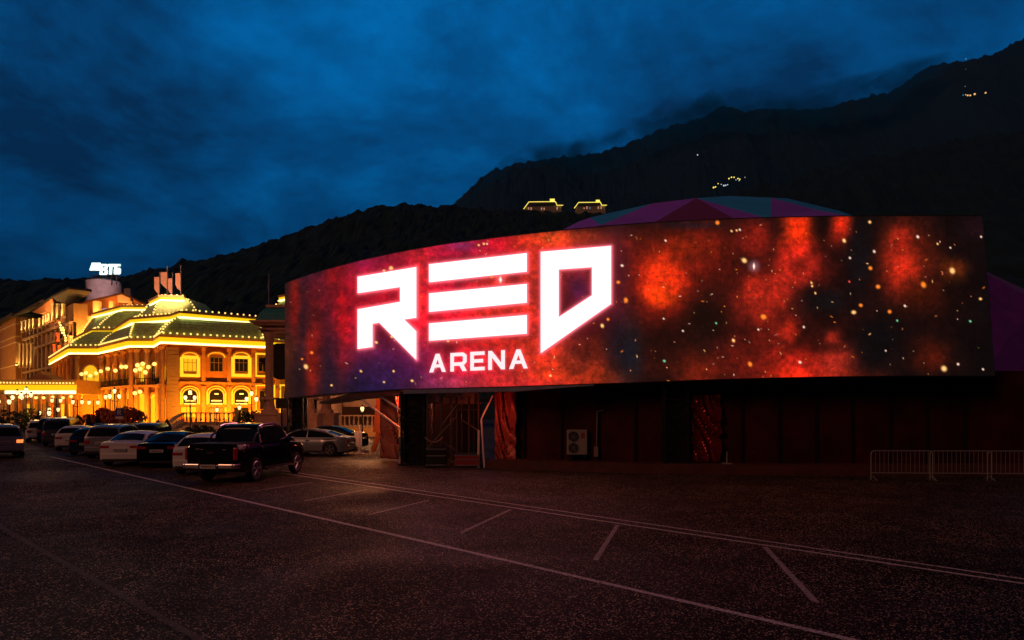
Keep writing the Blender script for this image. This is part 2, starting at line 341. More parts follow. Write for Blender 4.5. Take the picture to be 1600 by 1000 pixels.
# ember clouds on the dark right half
over(1130, 470, 210, 190, (44, 10, 8), .8, seed=3, sq=2.6, wob=.9); over(1430, 440, 110, 130, (24, 8, 8), .8, seed=5, sq=2.6, wob=.9); over(1240, 560, 130, 60, (60, 13, 9), .8, seed=6, wob=.9)
for i, a in enumerate([(965, 470, 22, 130, (16, 18, 40), .75), (985, 540, 20, 60, (14, 22, 36), .9), (1040, 440, 62, 62, (150, 26, 14), .95), (1040, 430, 32, 36, (240, 60, 18), .97), (1034, 462, 26, 18, (252, 72, 14), .95), (1100, 400, 60, 50, (110, 22, 12), .8), (1070, 385, 40, 22, (120, 30, 10), .7), (1095, 580, 40, 30, (120, 30, 14), .8), (1100, 500, 34, 50, (24, 10, 8), .9),
        (1180, 372, 26, 30, (140, 28, 20), .85), (1248, 362, 22, 36, (246, 56, 14), .98), (1245, 400, 30, 22, (210, 40, 24), .9), (1250, 420, 44, 30, (160, 32, 24), .9), (1316, 352, 14, 18, (232, 50, 20), .95), (1312, 368, 18, 20, (150, 30, 16), .8), (1195, 455, 50, 36, (170, 36, 24), .9), (1200, 500, 30, 40, (140, 30, 20), .85), (1240, 580, 60, 34, (206, 38, 26), .97), (1235, 590, 44, 14, (236, 46, 20), .9), (1230, 515, 18, 20, (170, 36, 22), .85), (1302, 528, 14, 12, (160, 38, 26), .85), (1310, 570, 34, 30, (190, 48, 36), .9), (1345, 590, 40, 14, (110, 26, 12), .8), (1170, 560, 50, 50, (96, 20, 14), .8),
        (1415, 400, 46, 60, (112, 30, 14), .92), (1410, 380, 18, 30, (160, 34, 22), .85), (1405, 430, 28, 34, (176, 38, 22), .92), (1440, 460, 40, 26, (80, 22, 8), .8), (1490, 422, 22, 18, (90, 34, 10), .9), (1455, 560, 36, 28, (84, 22, 10), .85), (1290, 470, 40, 22, (14, 14, 20), .9), (1370, 540, 40, 60, (8, 8, 12), .95), (1345, 400, 20, 60, (16, 14, 22), .85), (1525, 350, 24, 20, (44, 16, 30), .5), (1080, 352, 50, 6, (24, 20, 36), .6)]):
    over(*a, seed=i + 70, sq=2.6)
tex = fbm(QX / 6.0, QY / 6.0, 5, 5, .8); img *= (.52 + .96 * tex)[..., None]
tex2 = fbm(QX / 26.0, QY / 26.0, 4, 8, .6); img *= (.60 + .74 * tex2)[..., None]; img[..., 2] *= np.where(QX < 560, .72, .85); img[..., 2] *= np.where(QX < 540, .8, 1); img *= np.clip(.72 + (QX - 470) / 260.0 * .3, .62, 1.0)[..., None]
img = srgb(np.clip(img, 0, 255))
# glow the logo throws into the picture on the screen itself
def crop1(pts): return [(420 + x / 3.845, 360 + y / 3.845) for x, y in pts]
def crop2(pts): return [(780 + x / 3.5725, 340 + y / 3.5725) for x, y in pts]
def unit(pts, x0, x1):
    out = []
    for u, v in pts:
        x = x0 + (x1 - x0) * u; k = (x - 672) / (824 - 672); t = 553.7 + (545.5 - 553.7) * k; b = 582 + (575.5 - 582) * k
        out.append((x, t + (b - t) * v))
    return out
sw = .19
LET = {
 'r': [crop1([(540, 280), (888, 222), (888, 525), (815, 535), (888, 607), (888, 775), (668, 553), (625, 562), (625, 700), (540, 712), (540, 475), (795, 430), (795, 340), (540, 377)])],
 'e': [[(671.8, 413.3), (823.4, 396), (823.4, 424.5), (671.8, 441.1)], [(671.8, 458.8), (823.4, 444.1), (823.4, 473), (671.8, 487.4)], [(671.8, 505.6), (823.4, 492.6), (823.4, 521.4), (671.8, 532.4)]],
 'd': [crop2([(235, 193), (625, 160), (625, 482), (235, 755)]), crop2([(333, 290), (520, 277), (520, 435), (333, 558)])],
 'A1': [unit([(0, 1), (.40, 0), (.60, 0), (1, 1), (.80, 1), (.69, .74), (.31, .74), (.20, 1)], 672.3, 697), unit([(.375, .58), (.625, .58), (.5, .25)], 672.3, 697)],
 'R1': [unit([(0, 1), (0, 0), (.8, 0), (1, .14), (1, .52), (.82, .68), (1, 1), (.76, 1), (.58, .70), (sw, .70), (sw, 1)], 705, 729.5), unit([(sw, .18), (.74, .18), (.8, .24), (.8, .45), (.74, .52), (sw, .52)], 705, 729.5)],
 'E1': [unit([(0, 0), (1, 0), (1, .18), (.22, .18), (.22, .40), (.9, .40), (.9, .58), (.22, .58), (.22, .82), (1, .82), (1, 1), (0, 1)], 736, 757.5)],
 'N1': [unit([(0, 1), (0, 0), (.2, 0), (.8, .68), (.8, 0), (1, 0), (1, 1), (.8, 1), (.2, .32), (.2, 1)], 764, 789.3)],
 'A2': [unit([(0, 1), (.40, 0), (.60, 0), (1, 1), (.80, 1), (.69, .74), (.31, .74), (.20, 1)], 796.5, 824.8), unit([(.375, .58), (.625, .58), (.5, .25)], 796.5, 824.8)],
}
D2 = np.full(QX.shape, 1e9)
for k, polys in LET.items():
    sm = k[-1] in '12'
    for poly in polys:
        for (ax, ay), (bx, by) in zip(poly, poly[1:] + poly[:1]):
            dxv, dyv = bx - ax, by - ay; L2 = dxv * dxv + dyv * dyv + 1e-9
            tt = np.clip(((QX - ax) * dxv + (QY - ay) * dyv) / L2, 0, 1)
            dd = np.hypot(QX - ax - tt * dxv, QY - ay - tt * dyv) + (3.2 if sm else 0)
            D2 = np.minimum(D2, dd)
gl = np.exp(-(D2 / 2.4) ** 1.3)[..., None] * np.array([.75, .20, .25]) + np.exp(-D2 / 14)[..., None] * np.array([.15, .004, .012])
img += gl
# sparks
rng = np.random.RandomState(11)
xstep = 1110 / (NX - 1)
def spark(cx, cy, r, col, a=1.0, ang=0, ln=1.0):
    i0 = int((cx - 445) / xstep); w = int(r * ln * 4 / xstep) + 3
    a0, a1 = max(0, i0 - w), min(NX, i0 + w + 18)
    if a1 <= a0: return
    x = QX[a0:a1] - cx; y = QY[a0:a1] - cy
    u = (x * math.cos(ang) + y * math.sin(ang)) / (r * ln); v = (-x * math.sin(ang) + y * math.cos(ang)) / r
    k = np.exp(-(u * u + v * v) ** 1.5) * a
    img[a0:a1] = img[a0:a1] * (1 - np.clip(k, 0, 1)[..., None]) + k[..., None] * np.array(col)
YE, OR, WH, GR = (1.1, .75, .25), (1.0, .30, .03), (1.0, .9, .7), (.25, .9, .45)
for cx, cy, r, c in [(1121, 348, 5, OR), (1163, 407, 5.5, YE), (1178, 416, 2.6, WH), (966, 441, 4, OR), (978, 469, 5, OR), (950, 499, 3.5, OR), (941, 509, 4, YE), (972, 415, 3, WH), (611, 419, 5, YE), (600, 423, 3, YE), (478, 573, 5, YE), (487, 551, 3.5, OR), (472, 561, 2.6, OR), (782, 437, 4, WH), (768, 432, 4, OR), (588, 535, 3, YE), (612, 526, 3, YE), (564, 580, 2.6, YE), (615, 580, 2.6, YE), (644, 595, 3, YE), (518, 602, 2.6, YE), (600, 597, 2.3, YE),
        (1372, 448, 5, OR), (1443, 445, 6, OR), (1488, 423, 6.5, YE), (1360, 419, 4.5, OR), (1345, 477, 4, OR), (1390, 487, 4.5, OR), (1334, 488, 4.5, YE), (1193, 495, 6, OR), (1319, 376, 4, YE), (1328, 403, 2.6, WH), (1366, 393, 3, WH), (1434, 370, 3.2, WH), (1414, 478, 2.6, WH), (1250, 566, 3.2, WH), (1256, 511, 2.6, WH), (1475, 576, 6.5, YE), (1497, 569, 3, WH), (1532, 467, 3, YE), (1516, 502, 2.4, GR), (1402, 501, 2.2, GR), (1185, 515, 2.4, WH), (1172, 569, 5, OR), (1146, 532, 3.6, YE), (1327, 440, 2.2, (1, .1, .08)), (1038, 564, 2.6, GR), (1067, 517, 2.2, WH), (1037, 498, 2, WH), (1119, 505, 2, GR), (860, 587, 3, YE), (794, 367, 1, YE), (1359, 347, 3.5, YE), (748, 383, 2.5, YE), (756, 381, 2.5, YE), (761, 381, 2, WH), (700, 533, 2.6, YE), (1040, 376, 2.3, WH), (1143, 361, 2.3, YE), (1151, 360, 2.3, YE), (1156, 359, 2.3, WH), (1465, 381, 2.4, YE), (1485, 387, 2, WH), (1268, 442, 2.4, YE), (1274, 458, 2.2, YE), (1384, 548, 2, WH), (1536, 577, 2.4, WH), (1533, 370, 2.4, WH), (1269, 447, 2.6, YE)]:
    spark(cx, cy, r * .55, c, 1.0, rng.uniform(0, 1.4), rng.uniform(1, 1.35))
for i in range(290):
    cx = rng.uniform(450, 1540) if rng.rand() < .72 else rng.normal(1180, 150); cy = rng.uniform(350, 600)
    c = [YE, OR, (1, .7, .5), (1, .35, .15), (1, .45, .3), OR][rng.randint(6)]
    spark(cx, cy, rng.uniform(.32, .68), c, rng.uniform(.3, .95), rng.uniform(0, 3.14), rng.choice([1.2, 2, 3.6]))
for yy, xx in ((437, 782), (416, 1178)): spark(xx, yy, 8, (.8, .5, .6), .14); spark(xx, yy, 1.2, (1.4, 1.2, 1.0), 1, 1.57, 3.6)
img[..., 0] *= 1 + .55 * np.clip(img[..., 0] * 1.2, 0, 1); img *= np.where((np.arange(NX) % 31 == 0)[:, None] | (np.arange(NY) % 32 == 0)[None, :], .82, 1.0)[..., None]   # seams between the LED cabinets
img = np.clip(img, 0, 4)
me = bpy.data.meshes.new('led_screen'); idx = np.arange(NX * NY).reshape(NX, NY)
q = np.stack([idx[:-1, :-1], idx[:-1, 1:], idx[1:, 1:], idx[1:, :-1]], -1).reshape(-1, 4)
me.vertices.add(NX * NY); me.vertices.foreach_set('co', verts.reshape(-1))
me.loops.add(q.size); me.loops.foreach_set('vertex_index', q.reshape(-1))
me.polygons.add(len(q)); me.polygons.foreach_set('loop_start', np.arange(len(q)) * 4)
me.update(calc_edges=True)
ca = me.color_attributes.new('picture', 'FLOAT_COLOR', 'POINT')
ca.data.foreach_set('color', np.concatenate([img, np.ones((NX, NY, 1))], -1).reshape(-1).astype(np.float32))
SCREEN_STRENGTH = 1.0
m = bpy.data.materials.new('led_picture'); m.use_nodes = True; t = m.node_tree; b = t.nodes['Principled BSDF']
b.inputs['Base Color'].default_value = (.012, .012, .012, 1); b.inputs['Roughness'].default_value = .7
at = t.nodes.new('ShaderNodeAttribute'); at.attribute_name = 'picture'
t.links.new(at.outputs['Color'], b.inputs['Emission Color']); b.inputs['Emission Strength'].default_value = SCREEN_STRENGTH
me.materials.append(m)
scr = empty('led_wall', S(1000, 597), 0, 'huge curved LED wall over the car park showing embers and a white logo', 'video screen')
o = bpy.data.objects.new('display_panel', me); COL.objects.link(o); o.parent = scr; o.location = -Vector(scr.location)
M_letter = mat('lit_letter', (.1, .1, .1), .6, emit=(1, .34, .36), es=3.4)
M_small = mat('lit_small_letter', (.1, .1, .1), .6, emit=(1, .84, .86), es=1.05)
def slab(polys, off, mb, step=9):
    xs = sorted({p[0] for poly in polys for p in poly}); X = []
    for a, b in zip(xs[:-1], xs[1:]):
        n = max(1, int((b - a) / step) + 1)
        X += [a + (b - a) * i / n for i in range(n)]
    X.append(xs[-1])
    for a, b in zip(X[:-1], X[1:]):
        if b - a < 1e-4: continue
        cr = []
        for poly in polys:
            for (x0, y0), (x1, y1) in zip(poly, poly[1:] + poly[:1]):
                if x0 == x1: continue
                lo, hi = min(x0, x1), max(x0, x1)
                if lo <= a + 1e-6 and hi >= b - 1e-6:
                    f = lambda x: y0 + (y1 - y0) * (x - x0) / (x1 - x0)
                    cr.append((f((a + b) / 2), f(a), f(b)))
        cr.sort()
        for i in range(0, len(cr) - 1, 2):
            (_, a0, b0), (_, a1, b1) = cr[i], cr[i + 1]
            pts = [(a, a0), (b, b0), (b, b1), (a, a1)]
            mb.add([S(x, y, off) for x, y in pts] + [S(x, y, off - .05) for x, y in pts], [(0, 1, 2, 3), (7, 6, 5, 4), (0, 4, 5, 1), (1, 5, 6, 2), (2, 6, 7, 3), (3, 7, 4, 0)])
for k, polys in LET.items():
    mb = MB(); slab(polys, .07, mb); part(mb, 'letter', M_small if k[-1] in '12' else M_letter, scr)
# frame, back and trusses
M_dark = mat('black_steel', (.018, .018, .02), .5, metal=.4); M_back = mat('screen_back', (.02, .02, .022), .8)
fr = MB(); xs = list(range(445, 1556, 15))
def ring(x):
    t, bt = s_top(x) - 1.5, s_bot(x) + 1.2; xt = x - 20 * lean(x)
    return [S(xt, t, -.02) if x < 1380 else P(xt, t, s_Z(x) + .02), S(x, bt, -.02), S(x, bt, -.75), P(xt, t, s_Z(x) + .75)]
for a, b in zip(xs[:-1], xs[1:]):
    fr.add(ring(a) + ring(b), [(0, 1, 5, 4), (1, 2, 6, 5), (2, 3, 7, 6), (3, 0, 4, 7)])
r0 = ring(xs[0]); fr.add(r0, [(0, 1, 2, 3)]); r1 = ring(xs[-1]); fr.add(r1, [(0, 1, 2, 3)])
part(fr, 'back_frame', M_back, scr)
led = MB()
M_ledge = mat('ledge_metal', (.20, .22, .36), .45, metal=.3, var=.3, vscale=1.5)
for a, b in zip(range(636, 930, 14), range(650, 944, 14)):
    h0 = 6 if a < 800 else 6 * (944 - a) / 144 + 1; h1 = 6 if b < 800 else 6 * (944 - b) / 144 + 1
    led.add([S(a, s_bot(a) + 2, .25), S(b, s_bot(b) + 2, .25), S(b, s_bot(b) + 2 + h1, .25), S(a, s_bot(a) + 2 + h0, .25), S(a, s_bot(a) + 2, -.3), S(b, s_bot(b) + 2, -.3), S(b, s_bot(b) + 2 + h1, -.3), S(a, s_bot(a) + 2 + h0, -.3)],
            [(0, 1, 2, 3), (7, 6, 5, 4), (0, 4, 5, 1), (2, 6, 7, 3), (0, 3, 7, 4), (1, 2, 6, 5)])
part(led, 'ledge', M_ledge, scr)
# ================================================================ ARENA BELOW AND BEHIND THE SCREEN
M_dkred = mat('dark_red_panel', (.045, .003, .0025), .75, var=.6, vscale=.8, spec=.2, bump=.3, bscale=1.5)
M_steel = mat('galvanised_steel', (.45, .45, .46), .4, metal=.8, var=.2, vscale=8)
M_white = mat('white_metal', (.75, .74, .72), .45)
M_black = mat('black_cloth', (.014, .012, .013), .9, var=.4, vscale=2)
M_foil = mat('crumpled_red_foil', (.45, .07, .05), .45, metal=.15, bump=.35, bscale=2.2)
ar = empty('arena_base', (6, 27, 0), 0, 'dark red panelled arena base running under the LED wall', 'building')
# wall line 1.1 m behind the screen
def back(x, z, off=1.3):
    p = S(x, s_bot(x), -off); return Vector((p.x, p.y, z))
wl = MB(); xs = list(range(757, 1700, 18))
for a, b in zip(xs[:-1], xs[1:]):
    aa, bb = min(a, 1590), min(b, 1590)
    pa, pb = back(a, 0), back(b, 0)
    wl.add([pa, pb, pb + Vector((0, 0, 3.9)), pa + Vector((0, 0, 3.9))], [(0, 1, 2, 3)])
part(wl, 'wall_panel', M_dkred, ar)
seam = MB()
for x in list(range(800, 1600, 62)):
    p = back(x, 0, 1.24); seam.box(p.x - .04, p.x + .04, p.y - .03, p.y + .03, .3, 3.9)
part(seam, 'panel_joints', M_dark, ar)
plt = MB()
for a, b in zip(range(757, 1700, 18), range(775, 1718, 18)):
    p0, p1, p2, p3 = back(a, 0, .25), back(b, 0, .25), back(b, 0, 1.3), back(a, 0, 1.3)
    plt.add([p0, p1, p2, p3] + [p + Vector((0, 0, .38)) for p in (p0, p1, p2, p3)], [(0, 1, 5, 4), (4, 5, 6, 7), (0, 3, 7, 4), (1, 2, 6, 5)])
part(plt, 'plinth', mat('plinth_red', (.085, .020, .014), .7, var=.4, vscale=1.5), ar)
rw = MB()  # side and rear wall so the base is solid
p0 = back(1699, 0); rw.box(p0.x - .1, p0.x + .1, p0.y, p0.y + 14, 0, 3.9); part(rw, 'side_wall', M_dkred, ar)
# side wall on the open left end of the base
p0 = back(757, 0); sw_ = MB(); sw_.add([p0, p0 + Vector((1.2, 9, 0)), p0 + Vector((1.2, 9, 3.9)), p0 + Vector((0, 0, 3.9))], [(0, 1, 2, 3)]); part(sw_, 'end_wall', M_dkred, ar)
# black door recess
dr = MB(); a, b = back(1034, 0, 1.16), back(1082, 0, 1.16); dr.add([a, b, b + Vector((0, 0, 3.5)), a + Vector((0, 0, 3.5)), a + Vector((0, .1, 0)), b + Vector((0, .1, 0)), b + Vector((0, .1, 3.5)), a + Vector((0, .1, 3.5))], [(0, 1, 2, 3), (4, 5, 6, 7), (0, 4, 7, 3), (1, 5, 6, 2), (3, 2, 6, 7)])
part(dr, 'doorway', M_black, ar)

def drape(name, x0, x1, z0, z1, off, label, seed, m=M_foil, n=26, k=22, pfn=None, amp=.16):
    rn = random.Random(seed); mb = MB(); V = []
    ph = [rn.uniform(0, 6) for _ in range(6)]
    for i in range(n + 1):
        for j in range(k + 1):
            u, v = i / n, j / k
            p = pfn(u, v) if pfn else back(x0 + (x1 - x0) * u, z0 + (z1 - z0) * v, off)
            w = u * 7 + v * 9 + 1.3 * math.sin(v * 5 + ph[3]) + .8 * math.sin(u * 6 + ph[4])
            d = amp * (math.sin(w * 1.7 + ph[0] + 2 * v) * .5 + math.sin(w * 3.1 - v * 6 + ph[1]) * .3 + math.sin(w * 5.3 + ph[2]) * .2)
            V.append(p + Vector((0.2 * d, -d, 0)))
    fs = [(i * (k + 1) + j, (i + 1) * (k + 1) + j, (i + 1) * (k + 1) + j + 1, i * (k + 1) + j + 1) for i in range(n) for j in range(k)]
    mb.add(V, fs); o = mb.build(name, m, smooth=True)
    md = o.modifiers.new('s', 'SOLIDIFY'); md.thickness = .02
    return tag(o, label, 'tarpaulin', 'crumpled tarpaulins hung under the screen')
drape('tarpaulin', 1086, 1134, .4, 3.0, 1.05, 'crumpled shiny red tarpaulin beside the black doorway', 3, m=mat('dark_red_foil', (.4, .03, .025), .22, metal=.7, bump=.35, bscale=2.2))
drape('tarpaulin', 756, 790, .25, 3.5, 1.0, 'wrinkled red tarpaulin at the left end of the dark arena wall', 5)
pa = P(596, 690, 33.5)
drape('tarpaulin', 0, 0, 0, 0, 0, 'red brown tarpaulin screening the gap left of the black truss pylon', 8, pfn=lambda u, v: Vector((P(594 + 34 * u, 645, 33.2).x, 33.2 - u * 1.0, .1 + 3.3 * v)), m=mat('dusty_red_tarp', (.5, .14, .08), .5, bump=.6, bscale=5))
# lattice pylons holding the screen
def pylon(name, x0, x1, ztop, label, off=.1, m=M_dark, dep=.75, braces=5, cheeks=False):
    c = S((x0 + x1) / 2, s_bot((x0 + x1) / 2), -off); root = empty(name, (c.x, c.y, 0), 0, label, 'truss', 'truss pylons carrying the LED wall')
    w = (x1 - x0) * c.y / F; hw = w / 2
    ch = MB()
    for sx in (-hw, hw):
        for sy in (0, dep): ch.tube((c.x + sx, c.y + sy, .05), (c.x + sx, c.y + sy, ztop), .055, 6)
    part(ch, 'chords', m, root)
    br = MB(); h = (ztop - .1) / braces
    for i in range(braces):
        z = .1 + i * h; s = 1 if i % 2 else -1
        for sy in (0, dep):
            br.tube((c.x - s * hw, c.y + sy, z), (c.x + s * hw, c.y + sy, z + h), .028, 5)
            br.tube((c.x - hw, c.y + sy, z), (c.x + hw, c.y + sy, z), .028, 5)
        for sx in (-hw, hw): br.tube((c.x + sx, c.y + (0 if s > 0 else dep), z), (c.x + sx, c.y + (dep if s > 0 else 0), z + h), .028, 5)
    part(br, 'lattice', m, root)
    bp = MB(); bp.box(c.x - hw - .12, c.x + hw + .12, c.y - .15, c.y + dep + .15, 0, .07); part(bp, 'base_plate', m, root)
    if cheeks:
        bx = MB(); bx.box(c.x - hw - .03, c.x + hw + .03, c.y + dep + .1, c.y + dep + .14, .07, ztop); part(bx, 'backing_cloth', M_black, root)
    return root
pylon('truss_pylon', 625, 660, 3.2, 'black lattice truss pylon between the two open gaps under the screen', cheeks=True)
pylon('truss_pylon', 447, 470, 3.1, 'black truss pylon under the far left end of the LED wall', cheeks=True)
pylon('truss_pylon', 1040, 1076, 3.5, 'black truss pylon in front of the black doorway in the red wall', off=.55, dep=.4)
# braces running from the pylon to the yard
for (a, b, Za, Zb, lab) in (((566, 625), (640, 680), 32.5, 31, 'long white diagonal brace lower of the two left of the black pylon'), ((585, 613), (640, 650), 32.2, 31, 'short white diagonal brace upper of the two left of the black pylon')):
    mb = MB(); mb.tube(P(*a, Za), P(*b, Zb), .055, 8); o = mb.build('brace', mat('white_tube', (.85, .8, .78), .35), smooth=True); tag(o, lab, 'brace', 'white diagonal braces')
# awning
aw = empty('awning', P(560, 618, 33), 0, 'sloping grey blue awning sheets behind the screen edge left of the pylon', 'awning')
M_awn = mat('awning_sheet', (.5, .5, .72), .6, var=.3, vscale=2)
mb = MB(); q = [P(500, 629, 35), P(560, 613, 32.5), P(628, 610, 31.2), P(628, 618, 31.8), P(575, 622, 33), P(520, 630, 35.5)]
mb.prism([q[0], q[1], q[4], q[5]], (0, 0, -.05)); mb.prism([q[1] + Vector((0, 0, .05)), q[2] + Vector((0, 0, .05)), q[3] + Vector((0, 0, .05)), q[4] + Vector((0, 0, .05))], (0, 0, -.05)); part(mb, 'sheet', M_awn, aw)
mb = MB(); mb.tube(q[0], q[1], .05); mb.tube(q[4], q[3], .05); mb.tube(P(545, 628, 34), P(600, 612, 32), .04); part(mb, 'edge_bar', M_steel, aw)
# leaning orange post
o = MB(); a = P(593, 676, 33.8); b = P(597, 617, 33.8)
o.box(-.28, .28, -.12, .12, 0, 1.9, M=Matrix.Translation(P(592, 676, 33.8)) @ Matrix.Rotation(R(6), 4, 'Y')); o.box(-.2, .2, -.1, .1, 1.92, 3.3, M=Matrix.Translation(P(592, 676, 33.8)) @ Matrix.Rotation(R(4), 4, 'Y')); o.tube(P(583, 706, 33.8), P(592, 676, 33.8), .14)
tag(o.build('leaning_post', mat('ochre_panel', (.6, .26, .08), .7, var=.2)), 'leaning ochre post beside the red brown tarpaulin', 'post')
o = MB(); c = G(562, 708); o.box(c.x - .3, c.x + .12, c.y, c.y + .06, .35, 1.25); o.tube(c, c + Vector((0, 0, 1.6)), .04); o.box(c.x - .2, c.x + .2, c.y - .2, c.y + .2, 0, .05)
tag(o.build('notice_stand', mat('pale_lilac_board', (.45, .4, .55), .6)), 'pale lilac board on a stand at the tail of the parked coupe', 'notice stand')
# parasols in the gap
M_can = mat('cream_canvas', (.75, .6, .4), .8)
def parasol(px0, px1, pt, pb, Z, label):
    c = P((px0 + px1) / 2, 645, Z); w = (px1 - px0) * Z / F / 2; zt = HC + (HY - pt) * Z / F; zb = HC + (HY - pb) * Z / F
    root = empty('parasol', (c.x, Z, 0), 0, label, 'parasol', 'cream parasols behind the pylon')
    mb = MB(); mb.lathe([(w, zb - .18), (w, zb), (w * .62, zt - .02), (.05, zt + .08)], (c.x, Z, 0), 4, M=Matrix.Rotation(0, 4, 'Z')); part(mb, 'canopy', M_can, root)
    mb = MB(); mb.tube((c.x, Z, 0), (c.x, Z, zt), .04); mb.box(c.x - .3, c.x + .3, Z - .3, Z + .3, 0, .08); part(mb, 'pole', M_steel, root)
    return root
parasol(662, 690, 614, 622, 31.0, 'cream parasol right behind the black pylon')
parasol(688, 724, 613, 624, 32.0, 'cream parasol between the two other parasols')
parasol(708, 760, 611, 625, 30.5, 'widest cream parasol next to the wrinkled red tarpaulin')
# scaffold clutter in the gap behind the pylon
def yardframe():
    root = empty('scaffold_frame', (P(710, 645, 29).x, 29, 0), 0, 'scaffold frame of thin poles and hanging chain under the parasols', 'scaffold')
    mb = MB()
    for x in (668, 690, 714, 733, 748): mb.tube((P(x, 645, 29.3).x, 29.3, 0), (P(x, 645, 29.3).x, 29.3, 3.0), .045)
    for x in (679, 704, 722, 741): mb.tube((P(x, 645, 30.3).x, 30.3, 0), (P(x, 645, 30.3).x, 30.3, 3.0), .03)
    part(mb, 'poles', mat('dark_scaffold', (.12, .11, .11), .45, metal=.5), root)
    mb = MB(); mb.tube(P(666, 640, 29.3), P(750, 640, 29.3), .03); mb.tube(P(720, 655, 29), P(752, 676, 29), .04); mb.tube(P(690, 665, 29.2), P(716, 630, 29.2), .025); mb.tube(P(668, 712, 29.2), P(752, 708, 29.2), .03)
    mb.tube(P(668, 700, 29.2), P(714, 650, 29.2), .02); mb.tube(P(733, 718, 29.2), P(690, 690, 29.2), .03); part(mb, 'rails', MATS['dark_scaffold'], root)
    mb = MB(); pts = [P(664 + 28 * i / 12, 683 + 8 * (1 - ((i - 6) / 6) ** 2), 29.0) for i in range(13)]; mb.path(pts, .04, 5); part(mb, 'chain', mat('reddish_chain', (.5, .3, .22), .4, metal=.5), root)
    mb = MB(); p = P(757, 720, 28.6); mb.tube((p.x, p.y, 0), P(752, 655, 28.6), .04, 8); mb.tube(P(752, 655, 28.6), P(770, 618, 28.6), .035, 8); mb.tube(P(748, 672, 28.6), (p.x - .25, p.y, 0), .05); part(mb, 'strut', mat('white_tube', (.85, .8, .78), .35), root)
yardframe()
mb = MB(); mb.add([P(x, 645, 31.4).xy[:] + (z,) for x, z in ()], []) if 0 else None
bk = MB(); a = P(664, 645, 33.0); b = P(752, 645, 33.0); bk.box(a.x, b.x, 33.0, 33.2, 0, 2.75)  # black sheet added so the unlit void behind the poles reads dark
tag(bk.build('void_backdrop', mat('backdrop_black', (.006, .004, .004), .6, var=.5)), 'added black sheet standing for the dark void behind the scaffold poles', 'wall')
# service things lying in the gap (boxes with handles)
def crate(px, py, Z, w, d, h, m, label):
    p = P(px, py, Z); root = empty('flight_case', (p.x, p.y, 0), 0, label, 'flight case', 'flight cases in the yard')
    mb = MB(); mb.box(p.x - w / 2, p.x + w / 2, p.y - d / 2, p.y + d / 2, .09, h); o = part(mb, 'case_body', m, root, bevel=.02)
    mb = MB(); 
    for z in (.11, h * .62, h - .02): mb.box(p.x - w / 2 - .012, p.x + w / 2 + .012, p.y - d / 2 - .012, p.y + d / 2 + .012, z - .02, z + .02)
    part(mb, 'edging', M_steel, root)
    for sx in (-1, 1):
        mb = MB(); mb.tube((p.x + sx * w * .4, p.y - .1, .045), (p.x + sx * w * .4, p.y + .1, .045), .045, 8); part(mb, 'castor', M_dark, root)
crate(682, 700, 28.9, .8, .6, .8, M_black, 'black flight case with steel edging nearer the pylon')
crate(730, 700, 28.8, 1.0, .6, .55, mat('red_case', (.3, .03, .03), .5), 'low red flight case below the slanted strut')
# air conditioner
acp = back(893, 0, .9); p = acp
ac = empty('air_conditioner', (p.x, p.y, 0), 0, 'cream twin fan air conditioner unit against the dark red wall', 'air conditioner')
w, h0, h1 = .80, .62, 1.62
mb = MB(); mb.box(p.x - w / 2, p.x + w / 2, p.y - .02, p.y + .32, h0, h1); part(mb, 'casing', mat('cream_metal', (.34, .30, .26), .45, var=.08), ac, bevel=.02)
for z in (1.36, .90):
    c = Vector((p.x - .16, p.y - .025, z)); MX = Matrix.Rotation(R(90), 4, 'X')
    mb = MB(); mb.lathe([(.205, -.012), (.205, .015)], c, 20, M=MX); f = part(mb, 'fan', M_black, ac)
    mb = MB()
    for rr in (.06, .12, .19):
        mb.path([c + Vector((rr * math.cos(t * math.pi / 10), -.03, rr * math.sin(t * math.pi / 10))) for t in range(21)], .007, 4)
    for t in range(6): mb.tube(c + Vector((0, -.03, 0)), c + Vector((.2 * math.cos(t * math.pi / 3), -.03, .2 * math.sin(t * math.pi / 3))), .006, 4)
    g_ = part(mb, 'fan_guard', M_steel, ac)
mb = MB(); mb.box(p.x + .14, p.x + .3, p.y - .028, p.y - .02, 1.28, 1.5); part(mb, 'badge', mat('brown_badge', (.3, .06, .04), .5), ac)
for sx in (-.3, .3):
    mb = MB(); mb.box(p.x + sx - .03, p.x + sx + .03, p.y, p.y + .3, .38, .62); part(mb, 'foot', M_dark, ac)
q = back(922, 0, 1.12); mb = MB(); mb.path([Vector((q.x, q.y, .6)), Vector((q.x + .03, q.y, 2.35)), Vector((q.x + .3, q.y, 2.42))], .022, 6); mb.box(q.x - .1, q.x + .06, q.y - .05, q.y + .05, .55, .95)
tag(mb.build('drain_pipe', mat('cream_pipe', (.3, .22, .18), .5)), 'thin upright pipe on the wall just right of the air conditioner', 'pipe')
q = back(1140, 0, .6); mb = MB(); mb.lathe([(.05, .38), (.025, .45), (.02, .85)], (q.x, q.y, 0), 8); mb.box(q.x - .16, q.x + .16, q.y - .16, q.y + .16, .38, .42)
tag(mb.build('floor_post', mat('dull_white', (.3, .28, .28), .6)), 'small white post on the plinth right of the red tarpaulin', 'post')
